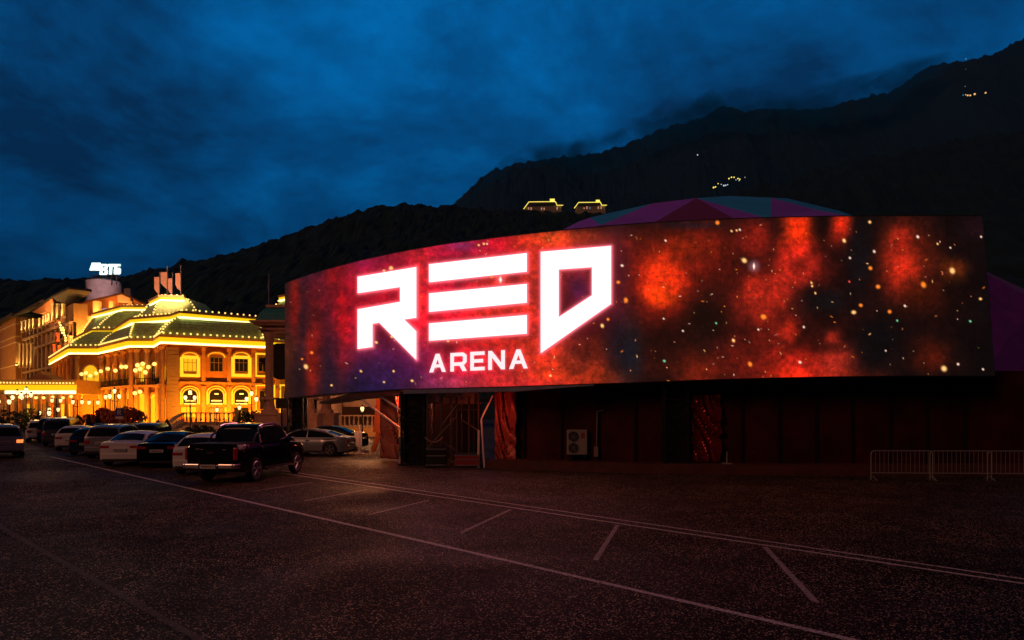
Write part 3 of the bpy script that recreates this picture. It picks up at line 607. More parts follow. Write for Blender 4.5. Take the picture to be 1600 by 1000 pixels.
# crowd barriers
def barrier():
    root = empty('crowd_barrier'); w, h = 2.05, 1.0
    fm = MB(); r = .019
    pts = [Vector((-w / 2, 0, .0)), Vector((-w / 2, 0, h - .1)), Vector((-w / 2 + .03, 0, h - .03)), Vector((-w / 2 + .1, 0, h)), Vector((w / 2 - .1, 0, h)), Vector((w / 2 - .03, 0, h - .03)), Vector((w / 2, 0, h - .1)), Vector((w / 2, 0, 0))]
    fm.path(pts, r, 8); fm.tube((-w / 2, 0, .24), (w / 2, 0, .24), r, 8); fm.build('frame', M_bar, root, smooth=True)
    bm_ = MB()
    for i in range(1, 14): bm_.tube((-w / 2 + w * i / 14, 0, .24), (-w / 2 + w * i / 14, 0, h), .0075, 5)
    bm_.build('bars', M_bar, root)
    for s in (-1, 1):
        ft = MB(); ft.path([Vector((s * (w / 2 - .06), -.3, 0.015)), Vector((s * (w / 2 - .06), -.05, .12)), Vector((s * (w / 2 - .06), .05, .12)), Vector((s * (w / 2 - .06), .3, .015))], .017, 6); ft.build('foot', M_bar, root)
    return root
M_bar = mat('barrier_steel', (.34, .34, .35), .45, metal=.35)
b0 = barrier(); bl = ['steel crowd barrier at the left end of its row', 'steel crowd barrier in the middle of the row of three', 'steel crowd barrier at the right end cut by the picture edge']
for i, (x, dy, rz) in enumerate(((1409, 0, -3), (1501, 0, -2), (1592, -.1, -3))):
    b_ = b0 if i == 0 else copy_tree(b0)
    Zb = 23.35 - i * .1 + dy * 0
    b_.location = ((x - 800) * Zb / F, Zb, 0); b_.rotation_euler = (0, 0, R(rz)); tag(b_, bl[i], 'crowd barrier', 'steel crowd barriers in a row')
# ---------------------------------------------------------------- tent roof of the arena
M_tp = mat('purple_membrane', (.42, .10, .95), .6, var=.15, vscale=.5); M_tb = mat('blue_membrane', (.05, .46, 1.0), .6, var=.15, vscale=.5); M_tr = mat('crimson_membrane', (.26, .02, .10), .6)
TV = dict(a0=(852, 372, 46), a1=(938, 352, 41), a2=(1018, 350, 39), a3=(1152, 344, 38), a4=(1205, 343, 38), a5=(1338, 340, 40), a6=(1395, 360, 43),
          b0=(905, 346, 47), b1=(922, 340, 45), b2=(1018, 318, 46), b3=(1088, 309.5, 46), b4=(1205, 309, 46), b5=(1272, 327, 45), b6=(1360, 346, 48),
          c0=(960, 331, 50), c1=(1060, 313, 51), c2=(1140, 306, 51), c3=(1230, 310, 51), c4=(1310, 329, 51),
          d0=(852, 400, 42), d1=(1000, 420, 37), d2=(1150, 420, 35), d3=(1340, 420, 37), d4=(1450, 430, 41),
          e0=(1450, 380, 46), e1=(1545, 430, 47), e2=(1620, 470, 46), e3=(1553, 560, 42), e4=(1690, 520, 46), e5=(1560, 760, 39), e6=(1720, 760, 42), f0=(1500, 405, 56), f1=(1640, 470, 56))
tv = {k: P(*v) for k, v in TV.items()}
tent = empty('tent_roof', (14, 46, 0), 0, 'faceted purple and blue tent roof swelling above the LED wall', 'tent')
TF = {'p': [('a0', 'b0', 'b1', 'a1'), ('a1', 'b2', 'b3', 'a2'), ('b3', 'a4', 'a3'), ('b4', 'b5', 'a4'), ('b5', 'a5', 'a4'), ('b5', 'b6', 'a5'), ('a5', 'b6', 'a6'), ('e0', 'e1', 'a6')],
      'k': [('a6', 'e1', 'e3', 'd4'), ('e1', 'e2', 'e3'), ('e2', 'e4', 'e3'), ('e3', 'e4', 'e6', 'e5')],
      'b': [('a1', 'b1', 'b2'), ('b0', 'c0', 'b1'), ('b1', 'c0', 'c1', 'b2'), ('b2', 'c1', 'b3'), ('b3', 'c1', 'c2'), ('b3', 'b4', 'a4'), ('b3', 'c2', 'c3', 'b4'), ('b4', 'c3', 'c4', 'b5'), ('b5', 'c4', 'b6')],
      'r': [('a2', 'b3', 'a3'), ('a0', 'a1', 'd1', 'd0'), ('a1', 'a2', 'd1'), ('a2', 'a3', 'd2', 'd1'), ('a3', 'a4', 'd2'), ('a4', 'a5', 'd3', 'd2'), ('a5', 'a6', 'd4', 'd3'), ('e1', 'f0', 'f1', 'e2'), ('d4', 'e3', 'e5')]}
for k, m in (('p', M_tp), ('k', mat('violet_membrane', (.16, .03, .40), .7, var=.3, vscale=.6)), ('b', M_tb), ('r', M_tr)):
    mb = MB()
    for f in TF[k]: mb.add([tv[i] for i in f], [tuple(range(len(f)))])
    part(mb, {'p': 'purple_panels', 'k': 'violet_panels', 'b': 'blue_panels', 'r': 'crimson_panels'}[k], m, tent)
mb = MB()  # far side of the tent, so that it is closed
cc = Vector((16, 64, 3)); ring_ = ['b0', 'c0', 'c1', 'c2', 'c3', 'c4', 'b6', 'e0']
for a, b in zip(ring_[:-1], ring_[1:]):
    pa_, pb_ = tv[a], tv[b]; qa = Vector((pa_.x * 1.1, 66, 3)); qb = Vector((pb_.x * 1.1, 66, 3)); mb.add([pa_, pb_, qb, qa], [(0, 1, 2, 3)])
part(mb, 'rear_panels', M_tb, tent)

# ================================================================ THE LIT PAVILION
YEL = (1.0, .60, .07)
M_band = mat('lit_cornice', (.5, .28, .02), .6, emit=(1.0, .62, .004), es=1.0)
M_core = mat('led_strip', (.8, .8, .6), .6, emit=(1.0, .88, .40), es=2.3)
M_bulb = mat('light_bulb', (.9, .9, .8), .5, emit=(1.0, .62, .14), es=1.7)
M_glow = mat('lit_trim', (.6, .35, .05), .6, emit=(1.0, .56, .02), es=1.15)
M_wall = mat('ochre_stucco', (.66, .27, .08), .9, var=.14, vscale=1.2, bump=.25, bscale=6)
M_stone = mat('buff_stone', (.68, .36, .15), .85, var=.14, vscale=2)
M_brown = mat('brown_stone', (.36, .25, .19), .9, var=.2, vscale=1)
M_glass = mat('dark_glass', (.02, .022, .03), .12)
M_lit = mat('lit_window', (.4, .25, .05), .5, emit=(1.0, .50, .01), es=.95)
M_roof = mat('green_roof', (.50, .66, .26), .7, var=.35, vscale=2.5)
HE, HT = 11.0, 15.1
E = [P(*p) for p in [(76, 569.5, 123.5), (107, 553, 100.6), (153, 552, 100.6), (200, 542.5, 90), (240, 543, 90), (250, 536, 85), (413, 543, 91), (640, 558, 105)]]
T = [P(*p) for p in [(123, 528, 117.7), (150, 516, 105.9), (183, 516, 105.9), (213, 499, 93.5), (238, 487.5, 90.5), (274, 488, 90.5), (286, 483, 87.5), (404, 490.5, 93.5), (640, 512, 107)]]
T = [T[0], T[1], T[2], T[3], T[4], T[5], T[6], T[7], T[8]]
for v in E: v.z = HE
for v in T: v.z = HT
pav = empty('pavilion', (-43, 92, 0), 0, 'two storey ochre pavilion outlined with rows of bulbs under green mansard roofs', 'building')
def inset(poly, d):
    out = []
    for i, p in enumerate(poly):
        a = poly[max(i - 1, 0)]; b = poly[min(i + 1, len(poly) - 1)]
        n = Vector((0, 0, 0))
        for u, v in ((a, p), (p, b)):
            t = v - u
            if t.length > 1e-6: t.normalize(); n += Vector((-t.y, t.x, 0))
        n.normalize(); out.append(p + n * d)
    return out
def mansard(name, low, high, mt, n=8, root=pav, steep=.62):
    mb = MB()
    for i in range(len(low) - 1):
        for k in range(n):
            s0, s1 = k / n, (k + 1) / n
            def pt(j, s):
                a, b = low[j], high[j]; return Vector((a.x + (b.x - a.x) * (1 - (1 - s) ** steep if 0 else s ** (1 / 1.0)), a.y + (b.y - a.y) * s, a.z + (b.z - a.z) * s ** steep))
            mb.add([pt(i, s0), pt(i + 1, s0), pt(i + 1, s1), pt(i, s1)], [(0, 1, 2, 3)])
    return part(mb, name, mt, root)
BULBS = {}
def bulbs(pts, step, r, root, dz=.35, up=None):
    for a, b in zip(pts[:-1], pts[1:]):
        L = (b - a).length; n = max(1, round(L / step))
        for i in range(n): BULBS.setdefault(root.name, (root, []))[1].append((a.lerp(b, (i + .5) / n) + Vector((0, 0, dz)), r))
BULB_ME = {}
def bulb_mesh(r, m):
    if (r, m.name) not in BULB_ME:
        t = MB(); t.ball((0, 0, 0), r, 8); o = t.build('light_bulb', m, smooth=True); BULB_ME[(r, m.name)] = o.data; bpy.data.objects.remove(o)
    return BULB_ME[(r, m.name)]
def one_bulb(root, p, r, m, name='light_bulb'):
    o = bpy.data.objects.new(name, bulb_mesh(r, m)); COL.objects.link(o); o.parent = root; o.location = p - Vector(root.location); return o
def flush_bulbs():
    for root, L in BULBS.values():
        L.sort(key=lambda t: -t[1] / t[0].y); inside = [t for t in L if -30 < t[0].x * F / t[0].y + 800 < 445]; rest = [t for t in L if t not in inside]
        for p, r in inside[:100]: one_bulb(root, p, r, M_bulb)
        rest = inside[100:] + rest
        if rest:
            mb = MB()
            for p, r in rest: mb.ball(p, r, 6)
            tag(part(mb, 'light_bulbs', M_bulb, root), kind='stuff')
def cornice(pts, z0, h, out, root, core=True):
    pts = inset(pts, -out) if out else pts
    """projecting lit cornice following pts"""
    A = inset(pts, -out * .0); B = inset(pts, .55)
    mb = MB(); 
    for i in range(len(pts) - 1):
        a, b, c, d = A[i], A[i + 1], B[i + 1], B[i]
        mb.add([Vector((v.x, v.y, z0 + h)) for v in (a, b)] + [Vector((v.x, v.y, z0 + h * .4)) for v in (b, a)] + [Vector((v.x, v.y, z0)) for v in (c, d)], [(0, 1, 2, 3), (3, 2, 4, 5)])
    part(mb, 'lit_cornice', M_band, root)
    if core:
        mb = MB(); C = inset(pts, .10)
        for a, b in zip(C[:-1], C[1:]): mb.tube(Vector((a.x, a.y, z0 + .12)), Vector((b.x, b.y, z0 + .10)), .14, 6)
        part(mb, 'led_strip', M_core, root)
    mb = MB(); Cc = inset(pts, -.18)
    for i in range(len(pts) - 1):
        a, b, c, d = Cc[i], Cc[i + 1], B[i + 1], B[i]
        mb.add([Vector((v.x, v.y, z0 + h + .02)) for v in (a, b, c, d)] + [Vector((v.x, v.y, z0 + h + .30)) for v in (a, b, c, d)], [(0, 1, 2, 3), (4, 5, 6, 7), (0, 1, 5, 4), (1, 2, 6, 5), (3, 0, 4, 7), (2, 3, 7, 6)])
    part(mb, 'gutter', M_stone, root)
# walls
WP = inset(E, 1.25)
def wallmesh(pts, z0, z1, name, mt, root):
    mb = MB()
    for a, b in zip(pts[:-1], pts[1:]): mb.add([(a.x, a.y, z0), (b.x, b.y, z0), (b.x, b.y, z1), (a.x, a.y, z1)], [(0, 1, 2, 3)])
    return part(mb, name, mt, root)
wallmesh(WP + [WP[-1] + Vector((5, 18, 0)), WP[0] + Vector((10, 20, 0)), WP[0]], 0, HE, 'wall', M_wall, pav)
mb = MB(); B = inset(E, 1.3)
for i in range(len(E) - 1): mb.add([E[i] + Vector((0, 0, -.12)), E[i + 1] + Vector((0, 0, -.12)), B[i + 1] + Vector((0, 0, -.12)), B[i] + Vector((0, 0, -.12))], [(0, 1, 2, 3)])
part(mb, 'soffit', M_stone, pav)
cornice(E, HE - .05, .8, 0, pav)
low = inset(E, .35); low = [low[0], low[1], low[2], low[3], low[4], low[5], low[6], low[7]]
for v in low: v.z = HE + 1.0
T8 = [T[0], T[1], T[2], T[3], T[5], T[6], T[7], T[8]]
mansard('mansard_roof', low, T8, M_roof)
bulbs([v + Vector((0, 0, 1.15)) for v in E], .78, .125, pav, dz=.15)
cornice(T8, HT - .75, .62, .7, pav)
bulbs([v + Vector((0, 0, .2)) for v in T8], .78, .12, pav, dz=.25)
for i in range(1, 7):  # hips
    a, b = low[i], T8[i]; pts = [Vector((a.x + (b.x - a.x) * s, a.y + (b.y - a.y) * s - .15, a.z + (b.z - .4 - a.z) * s ** .62 + .12)) for s in [(k / 9) ** 1.4 for k in range(10)]]
    bulbs(pts, .6, .12, pav, dz=.1)
# flat roof
mb = MB(); fl = [Vector((v.x, v.y, HT)) for v in T8] + [Vector((T8[-1].x, 125, HT)), Vector((T8[0].x + 5, 135, HT))]
mb.add(fl, [tuple(range(len(fl)))]); part(mb, 'flat_roof', M_brown, pav)
def cupola(top, base, ztop, root, zb=HT):
    lo = [P(x, HY, Z) for x, Z in base]; hi = [P(x, HY, Z) for x, Z in top]
    for v in lo: v.z = zb + .3
    for v in hi: v.z = ztop
    mansard('cupola_roof', lo, hi, M_roof, root=root, steep=.7); cornice(hi, ztop - .6, .5, .55, root); bulbs([v + Vector((0, 0, .2)) for v in hi], .7, .12, root, dz=.1)
    n = len(lo)
    for i in range(n):
        a, b = lo[i], hi[i]; pts = [Vector((a.x + (b.x - a.x) * s, a.y + (b.y - a.y) * s - .1, a.z + (b.z - a.z) * s ** .7 + .1)) for s in [(k / 7) ** 1.3 for k in range(8)]]
        bulbs(pts[:-1], .6, .12, root, dz=.12)
    mb = MB(); mb.add([v + Vector((0, 0, -.05)) for v in hi] + [Vector((hi[-1].x, hi[-1].y + 6, ztop - .05)), Vector((hi[0].x, hi[0].y + 4, ztop - .05))], [tuple(range(n + 2))])
    for v in (0,): pass
    part(mb, 'cupola_top', M_brown, root)
    mb = MB(); qa, qb = hi[-1] + Vector((0, 6, 0)), hi[0] + Vector((0, 4, 0)); la, lb = lo[-1] + Vector((0, 9, 0)), lo[0] + Vector((0, 7, 0))
    mb.add([lo[-1], hi[-1], qa, la], [(0, 1, 2, 3)]); mb.add([lo[0], hi[0], qb, lb], [(0, 1, 2, 3)]); mb.add([la, qa, qb, lb], [(0, 1, 2, 3)]); part(mb, 'cupola_back', M_roof, root)
cupola([(240, 96), (254, 92), (290, 92.5)], [(216, 97), (240, 92), (309, 92.5)], 17.9, pav)
cupola([(150, 112), (195, 104), (234, 104)], [(128, 116), (152, 108), (236, 106)], 18.4, pav)
cupola([(441, 99), (470, 96), (520, 98)], [(420, 99), (440, 95), (540, 97)], 19.0, pav)
# --- facade detail: work in the plane of each wall segment
class Wall:
    def __init__(s, a, b): s.a = Vector((a.x, a.y, 0)); s.b = Vector((b.x, b.y, 0)); s.t = (s.b - s.a).normalized(); s.n = Vector((s.t.y, -s.t.x, 0)); s.L = (s.b - s.a).length
    def pt(s, u, z, o=0): return s.a + s.t * u + s.n * o + Vector((0, 0, z))
    def px(s, px_, py_):
        d = Vector((px_ - 800, F, 0)); den = d.x * s.n.x + d.y * s.n.y; k = (s.a.x * s.n.x + s.a.y * s.n.y) / den; q = d * k
        return (q - s.a).dot(s.t), HC + (HY - py_) * (k * F) / F
    def box(s, mb, u0, u1, z0, z1, o0, o1, m=0):
        vs = [s.pt(u, z, o) for u in (u0, u1) for o in (o0, o1) for z in (z0, z1)]
        mb.add(vs, [(0, 1, 3, 2), (4, 6, 7, 5), (0, 4, 5, 1), (2, 3, 7, 6), (0, 2, 6, 4), (1, 5, 7, 3)], m)
    def rect_trim(s, mb, u0, u1, z0, z1, w, o0, o1, bottom=True):
        s.box(mb, u0, u0 + w, z0, z1, o0, o1); s.box(mb, u1 - w, u1, z0, z1, o0, o1); s.box(mb, u0 + w, u1 - w, z1 - w, z1, o0, o1)
        if bottom: s.box(mb, u0 + w, u1 - w, z0, z0 + w, o0, o1)
    def arch(s, mb, uc, r, zs, w, o0, o1, n=14, a0=0, a1=180, legs=0, sq=1.0):
        pts = []
        for i in range(n + 1):
            t = R(a0 + (a1 - a0) * i / n); pts.append((math.cos(t), math.sin(t)))
        for (c0, s0), (c1, s1) in zip(pts[:-1], pts[1:]):
            q = [(uc + c0 * r, zs + s0 * r * sq), (uc + c1 * r, zs + s1 * r * sq), (uc + c1 * (r - w), zs + s1 * (r - w) * sq), (uc + c0 * (r - w), zs + s0 * (r - w) * sq)]
            vs = [s.pt(u, z, o0) for u, z in q] + [s.pt(u, z, o1) for u, z in q]
            mb.add(vs, [(0, 1, 2, 3), (4, 5, 6, 7), (0, 1, 5, 4), (2, 3, 7, 6), (0, 3, 7, 4), (1, 2, 6, 5)])
        if legs: s.box(mb, uc - r, uc - r + w, zs - legs, zs, o0, o1); s.box(mb, uc + r - w, uc + r, zs - legs, zs, o0, o1)
    def disc(s, mb, uc, r, zs, zb, o, n=14, sq=1.0, th=.08):
        q = [(uc + r * math.cos(math.pi * i / n), zs + r * sq * math.sin(math.pi * i / n)) for i in range(n + 1)] + [(uc - r, zb), (uc + r, zb)]
        mb.prism([s.pt(u, z, o) for u, z in q], s.n * th)
FW = Wall(WP[5], WP[6]); FW2 = Wall(WP[5], WP[6])
def window(wall, u0, u1, z0, z1, lit, root, mull=2, o=.04):
    fr = MB(); wall.rect_trim(fr, u0, u1, z0, z1, .09, o, o + .1)
    for i in range(1, mull): 
        uc = u0 + (u1 - u0) * i / mull; wall.box(fr, uc - .03, uc + .03, z0 + .09, z1 - .09, o, o + .07)
    zc = z0 + (z1 - z0) * .62; wall.box(fr, u0 + .09, u1 - .09, zc - .03, zc + .03, o + .002, o + .072)
    w = part(fr, 'window', M_brown, root)
    pn = MB(); wall.box(pn, u0 + .02, u1 - .02, z0 + .02, z1 - .02, o - .03, o + .015); p_ = part(pn, 'pane', M_lit if lit else M_glass, root)
    return w
# street front: three window bays + two more half hidden
def upx(x, y): return FW.px(x, y)
ctr = [297, 338, 377, 414, 452, 490]
for i, cxp in enumerate(ctr):
    uc, _ = upx(cxp, 570); k = FW.px(cxp + 10, 570)[0] - uc  # metres per 10 px
    k /= 10; z = lambda y: FW.px(cxp, y)[1]
    hw = 15.5 * k
    if i in (0, 2, 4):
        mb = MB(); FW.rect_trim(mb, uc - hw, uc + hw, z(589), z(556), .45 if 0 else 5 * k, .05, .16); part(mb, 'lit_surround', M_glow, pav)
    if i in (3,):
        mb = MB(); FW.rect_trim(mb, uc - hw, uc + hw, z(589), z(552), 2.6 * k, .05, .16); part(mb, 'lit_surround', M_glow, pav)
    window(FW, uc - 10.5 * k, uc + 10.5 * k, z(581), z(558), i == 0, pav, 3)
    if i < 3:
        mb = MB(); FW.arch(mb, uc, hw + 1.2 * k, z(558.5), 3.2 * k, .05, .45, sq=.62); part(mb, 'arched_hood', M_stone, pav)
        mb = MB(); FW.arch(mb, uc, hw - 1.5 * k, z(558.5), 1.6 * k, .05, .2, sq=.62); part(mb, 'lit_arch', M_glow, pav)
    # lower storey
    if i < 3:
        mb = MB(); FW.arch(mb, uc, hw, z(615), 1.5 * k, .06, .2, sq=.85, legs=0); part(mb, 'lit_arch', M_glow, pav)
        mb = MB(); FW.arch(mb, uc, hw - 3.0 * k, z(617), 1.6 * k, .06, .2, sq=.92, legs=z(617) - z(631)); FW.box(mb, uc - hw, uc - hw + 2.2 * k, z(632), z(613), .06, .19); FW.box(mb, uc + hw - 2.2 * k, uc + hw, z(632), z(613), .06, .19); part(mb, 'lit_arch', M_glow, pav)
        mb = MB(); FW.disc(mb, uc, hw - 5 * k, z(618), z(630), .03, sq=.92); part(mb, 'arched_window', M_glass, pav)
        mb = MB(); pass
        for hw_, ya, yb in ((8, 627, 625.4), (3, 616.5, 614.5), (9, 631.6, 630)): mb = MB(); FW.box(mb, uc - hw_ * k, uc + hw_ * k, z(ya), z(yb), .12, .2); part(mb, 'inner_light', M_bulb, pav)
    else:
        mb = MB(); FW.rect_trim(mb, uc - hw, uc + hw, z(645), z(601), 2.4 * k, .05, .16); part(mb, 'lit_surround', M_glow, pav); window(FW, uc - 9 * k, uc + 9 * k, z(640), z(610), False, pav, 2)
    if i == 0:
        mb = MB(); FW.box(mb, uc - 14 * k, uc + 9 * k, z(651.5), z(636), .02, .1); part(mb, 'lit_window', M_lit, pav)
        mb = MB(); 
        for q in (-6, 1): FW.box(mb, uc + q * k, uc + (q + .7) * k, z(651.5), z(636), .1, .14)
        FW.box(mb, uc - 14 * k, uc + 9 * k, z(645.5), z(644.8), .1, .142); part(mb, 'glazing_bars', M_brown, pav)
    elif i in (1, 2):
        mb = MB(); FW.box(mb, uc - 11 * k, uc - .5 * k, z(658), z(637.5), .02, .1); FW.box(mb, uc + .5 * k, uc + 11 * k, z(658), z(637.5), .02, .1); part(mb, 'door', M_brown if i == 1 else M_glass, pav)
        mb = MB(); FW.box(mb, uc + 12.5 * k, uc + 19 * k, z(655), z(636), .02, .06) if i == 1 else FW.box(mb, uc + 12.5 * k, uc + 15 * k, z(655), z(640), .02, .06); part(mb, 'lit_panel', M_lit, pav)
    # pilaster to the right
    if i < 5:
        um = (uc + upx(ctr[i + 1], 570)[0]) / 2
        mb = MB(); FW.box(mb, um - 3 * k, um + 3 * k, 0, HE - .2, .02, .30); FW.box(mb, um - 3.8 * k, um + 3.8 * k, HE - .7, HE - .22, .02, .42); FW.box(mb, um - 3.8 * k, um + 3.8 * k, 5.4, 5.75, .02, .42); part(mb, 'pilaster', M_stone, pav)
ul = upx(259, 570)[0]; ur = upx(280, 570)[0]
mb = MB()
for j in range(22): FW.box(mb, ul + .1, ur, .3 + j * .47, .3 + j * .47 + .42, .02, .24)
part(mb, 'quoins', mat('rusticated_stone', (.42, .28, .17), .9, var=.12), pav)
mb = MB(); FW.box(mb, ur, FW.L, 6.05, 6.3, .03, .36); part(mb, 'string_course', M_stone, pav)
# chamfered bay with tall arches, balcony and globes
CW = Wall(WP[3], WP[4]); SW1 = Wall(WP[4], WP[5]); SD = Wall(WP[2], WP[3]); BW = Wall(WP[1], WP[2]); FD = Wall(WP[0], WP[1])
def column(wall, u, z0, z1, r, root, o=.55, m=M_stone):
    c = wall.pt(u, 0, o); mb = MB(); mb.lathe([(r * 1.5, z0), (r * 1.5, z0 + .35), (r * 1.1, z0 + .4), (r, z0 + .8), (r * .86, z1 - .5), (r * 1.3, z1 - .35), (r * 1.45, z1)], (c.x, c.y, 0), 10); return part(mb, 'column', m, root, smooth=True)
def globes(pts, r, root, name='globe_lamp'):
    for p in pts: one_bulb(root, p, r, M_bulb, name)
def bay(wall, arches, z0=0.6, zs=4.6, lit=M_lit, r=None, cols=True, up=True, lo=.06):
    n = arches; L = wall.L; s = L / n
    for i in range(n):
        uc = (i + .5) * s; rr = r or s * .36
        mb = MB(); wall.disc(mb, uc, rr, zs, z0, .02, th=.06); part(mb, 'lit_archway', lit, pav)
        mb = MB(); wall.arch(mb, uc, rr + .22, zs, .26, .05, .4); part(mb, 'archivolt', M_stone, pav)
        mb = MB(); wall.arch(mb, uc, rr - .06, zs, .12, .09, .25); part(mb, 'lit_arch', M_glow, pav)
        if up:
            mb = MB(); wall.disc(mb, uc, rr * .8, 8.3, 6.5, .02, th=.06); part(mb, 'arched_window', M_lit if i % 2 == 0 else M_glass, pav)
            mb = MB(); wall.arch(mb, uc, rr * .8 + .2, 8.3, .24, .05, .35); part(mb, 'archivolt', M_stone, pav); mb = MB(); wall.box(mb, uc - rr * .8 - .2, uc + rr * .8 + .2, 6.2, 6.45, .05, .45); part(mb, 'window_sill', M_stone, pav)
            mb = MB(); wall.box(mb, uc - rr * .5, uc - rr * .5 + .07, 6.5, 8.3, .09, .13); wall.box(mb, uc + rr * .3, uc + rr * .3 + .07, 6.5, 8.3, .09, .13); wall.box(mb, uc - rr * .7, uc + rr * .7, 7.6, 7.68, .09, .132); part(mb, 'glazing_bars', M_brown, pav)
    if cols:
        for i in range(n + 1): column(wall, min(max(i * s, .35), L - .35), 0, HE - .2, .34, pav)
bay(CW, 2, zs=4.2); bay(SW1, 1, zs=4.2, r=1.0); bay(SD, 4, zs=4.2, up=True); bay(BW, 1, zs=4.4, r=1.4); bay(FD, 5, zs=4.4)
for wall in (CW, SD, BW, SW1):
    mb = MB(); wall.box(mb, .1, wall.L - .1, 5.7, 6.0, .03, .95); part(mb, 'balcony_slab', M_stone, pav)
    mb = MB(); n = max(3, int(wall.L / .35))
    for i in range(n): wall.box(mb, .2 + (wall.L - .4) * i / n, .2 + (wall.L - .4) * i / n + .06, 6.0, 6.8, .85, .9)
    wall.box(mb, .15, wall.L - .15, 6.8, 6.88, .84, .93); part(mb, 'balcony_railing', M_dark, pav)
for wall, us, z in ((CW, (.2, .4, .62, .85), 8.6), (CW, (.12, .3, .5), 7.9), (CW, (.1, .3), 4.9), (SD, (.1, .35, .6, .8, .93), 8.4), (BW, (.3, .45, .6, .8), 8.0)):
    globes([wall.pt(wall.L * u, z + .25 * math.sin(i * 2.3), 1.0) for i, u in enumerate(us)], .27, pav)
# wall washers just under the eaves and at the foot of the walls
n_w = 0
for wall, e in ((FW, 1700), (CW, 560), (SW1, 260), (SD, 1250), (BW, 520), (FD, 1000)):
    c = wall.pt(wall.L / 2, .35, 4.0); l = add_light('wall_washer', c, 'AREA', e, (1, .30, .012), wall.L * .9, size_y=.3); aim(l, wall.pt(wall.L / 2, 6.5, 0)); l.data.spread = R(150)
    l.parent = pav; l.location = Vector(l.location) - Vector(pav.location)
# flags on the cupola
M_flag = mat('orange_banner', (.7, .36, .24), .7, emit=None, var=.15)
M_pole = mat('flag_pole', (.12, .12, .13), .5)
fl_lab = ['orange banner flag furthest left over the lit cupola', 'tallest orange banner flag over the cupola second from left', 'shorter orange banner flag third from left over the cupola', 'orange banner flag standing apart at the right of the cupola']
for i, (x0, x1, y0, y1, yp) in enumerate(((241, 249, 433, 461, 425), (251, 261, 425, 452, 415), (261.5, 269, 435, 461, 426), (274, 282, 427, 455, 415))):
    Z = 96; r_ = empty('banner_flag', P(x1, 470, Z), 0, fl_lab[i], 'flag', 'orange banner flags on the cupola')
    mb = MB(); mb.tube(P(x1 + .4, 472, Z), P(x1 + .4, yp, Z), .07, 6); part(mb, 'pole', M_pole, r_)
    mb = MB(); poly = [P(x0, y0, Z), P(x1, y0, Z), P(x1, y1, Z), P((x0 + x1) / 2 - 1, y1 - 5, Z), P(x0, y1 - 10, Z)]; mb.prism(poly, (0, .04, 0)); part(mb, 'cloth', M_flag, r_)
fg = add_light('flag_spot', P(262, 455, 86), 'SPOT', 6000, (1, .5, .28), .1, spot=R(70)); aim(fg, P(262, 440, 96)); fg.parent = pav; fg.location = Vector(fg.location) - Vector(pav.location)
# ================================================================ HOTEL BEHIND
hot = empty('hotel', (-90, 140, 0), 0, 'tall brown stone hotel with uplit columns and gabled roofs at the far left', 'building')
M_hst = mat('hotel_stone', (.44, .24, .10), .9, var=.18, vscale=.6, bump=.2, bscale=3); M_hroof = mat('hotel_roof', (.06, .05, .05), .8); M_hcol = mat('hotel_column', (.7, .55, .36), .8)
M_gab = mat('gable_wood', (.55, .24, .11), .8, var=.15)
def ray_line(px, a, d):
    """X,Y where the pixel column px meets the plan line a + t d"""
    k = (px - 800) / F; t = (k * a[1] - a[0]) / (d[0] - k * d[1]); return Vector((a[0] + d[0] * t, a[1] + d[1] * t, 0))
A0 = (P(85, 645, 130).x, 130.0); DV = (-1.0, 1.0)
def HP(px, py, o=0):
    p = ray_line(px, (A0[0] + o * .7, A0[1] - o * .7), DV) if o else ray_line(px, A0, DV)
    p.z = HC + (HY - py) * p.y / F; return p
far_end = HP(-40, 645); far_end.z = 0; near_end = HP(107, 645); near_end.z = 0
HW = Wall(far_end, near_end)
def hz(px, py): u, z = HW.px(px, py); return u, z
ztop = hz(85, 470)[1]; zl = hz(36, 505)[1]
mb = MB(); HW.box(mb, 0, hz(34, 600)[0], 0, hz(20, 500)[1], -8, 0); HW.box(mb, hz(34, 600)[0], hz(76, 600)[0], 0, hz(60, 494)[1], -3, -.8); HW.box(mb, hz(76, 600)[0], HW.L, 0, hz(100, 476)[1], -3, -.8); part(mb, 'wing', M_hst, hot)
mb = MB(); u0, z0 = hz(9, 498); u1, z1 = hz(33, 496); HW.box(mb, u0, u1, 0, z1, 0, 1.0); part(mb, 'corner_tower', M_hst, hot)
mb = MB()
for y in (512, 531, 540, 574):
    HW.box(mb, u0 - .1, u1 + .1, hz(20, y)[1] - .15, hz(20, y)[1] + .15, .02, 1.12)
part(mb, 'string_course', M_hcol, hot)
mb = MB(); HW.box(mb, u0 - 1, u1 + 1, z1, z1 + .8, -8.1, 1.8); ua, za = hz(31, 500); ub, zb_ = hz(78, 486)
mb.prism([HW.pt(ua, za + .4, 1.6), HW.pt(ub, za + .4, 1.6), HW.pt(ub, za + 3.2, -5), HW.pt(ua, za + 3.2, -5)], (0, 0, .35)); part(mb, 'roof', M_hroof, hot)
mb = MB(); ua2, za2 = hz(68, 487); ub2, _ = hz(113, 470); zr = hz(86, 466)[1]
zE = hz(70, 488)[1]
mb.prism([HW.pt(ua2, zE, 2), HW.pt(hz(86, 470)[0], zr, .5), HW.pt(ub2, zr, .5), HW.pt(ub2, zr, -3), HW.pt(ua2, zE, -3)], (0, 0, .4)); part(mb, 'gable_roof', M_hroof, hot)
mb = MB(); mb.add([HW.pt(ua2 + .2, zE - .1, 1.9), HW.pt(hz(86, 470)[0], zr - .1, .45), HW.pt(hz(86, 470)[0], zr - 2.5, -.6), HW.pt(ua2 + .2, zE - .5, -.6)], [(0, 1, 2, 3)]); part(mb, 'eave_soffit', M_gab, hot)
lights = []
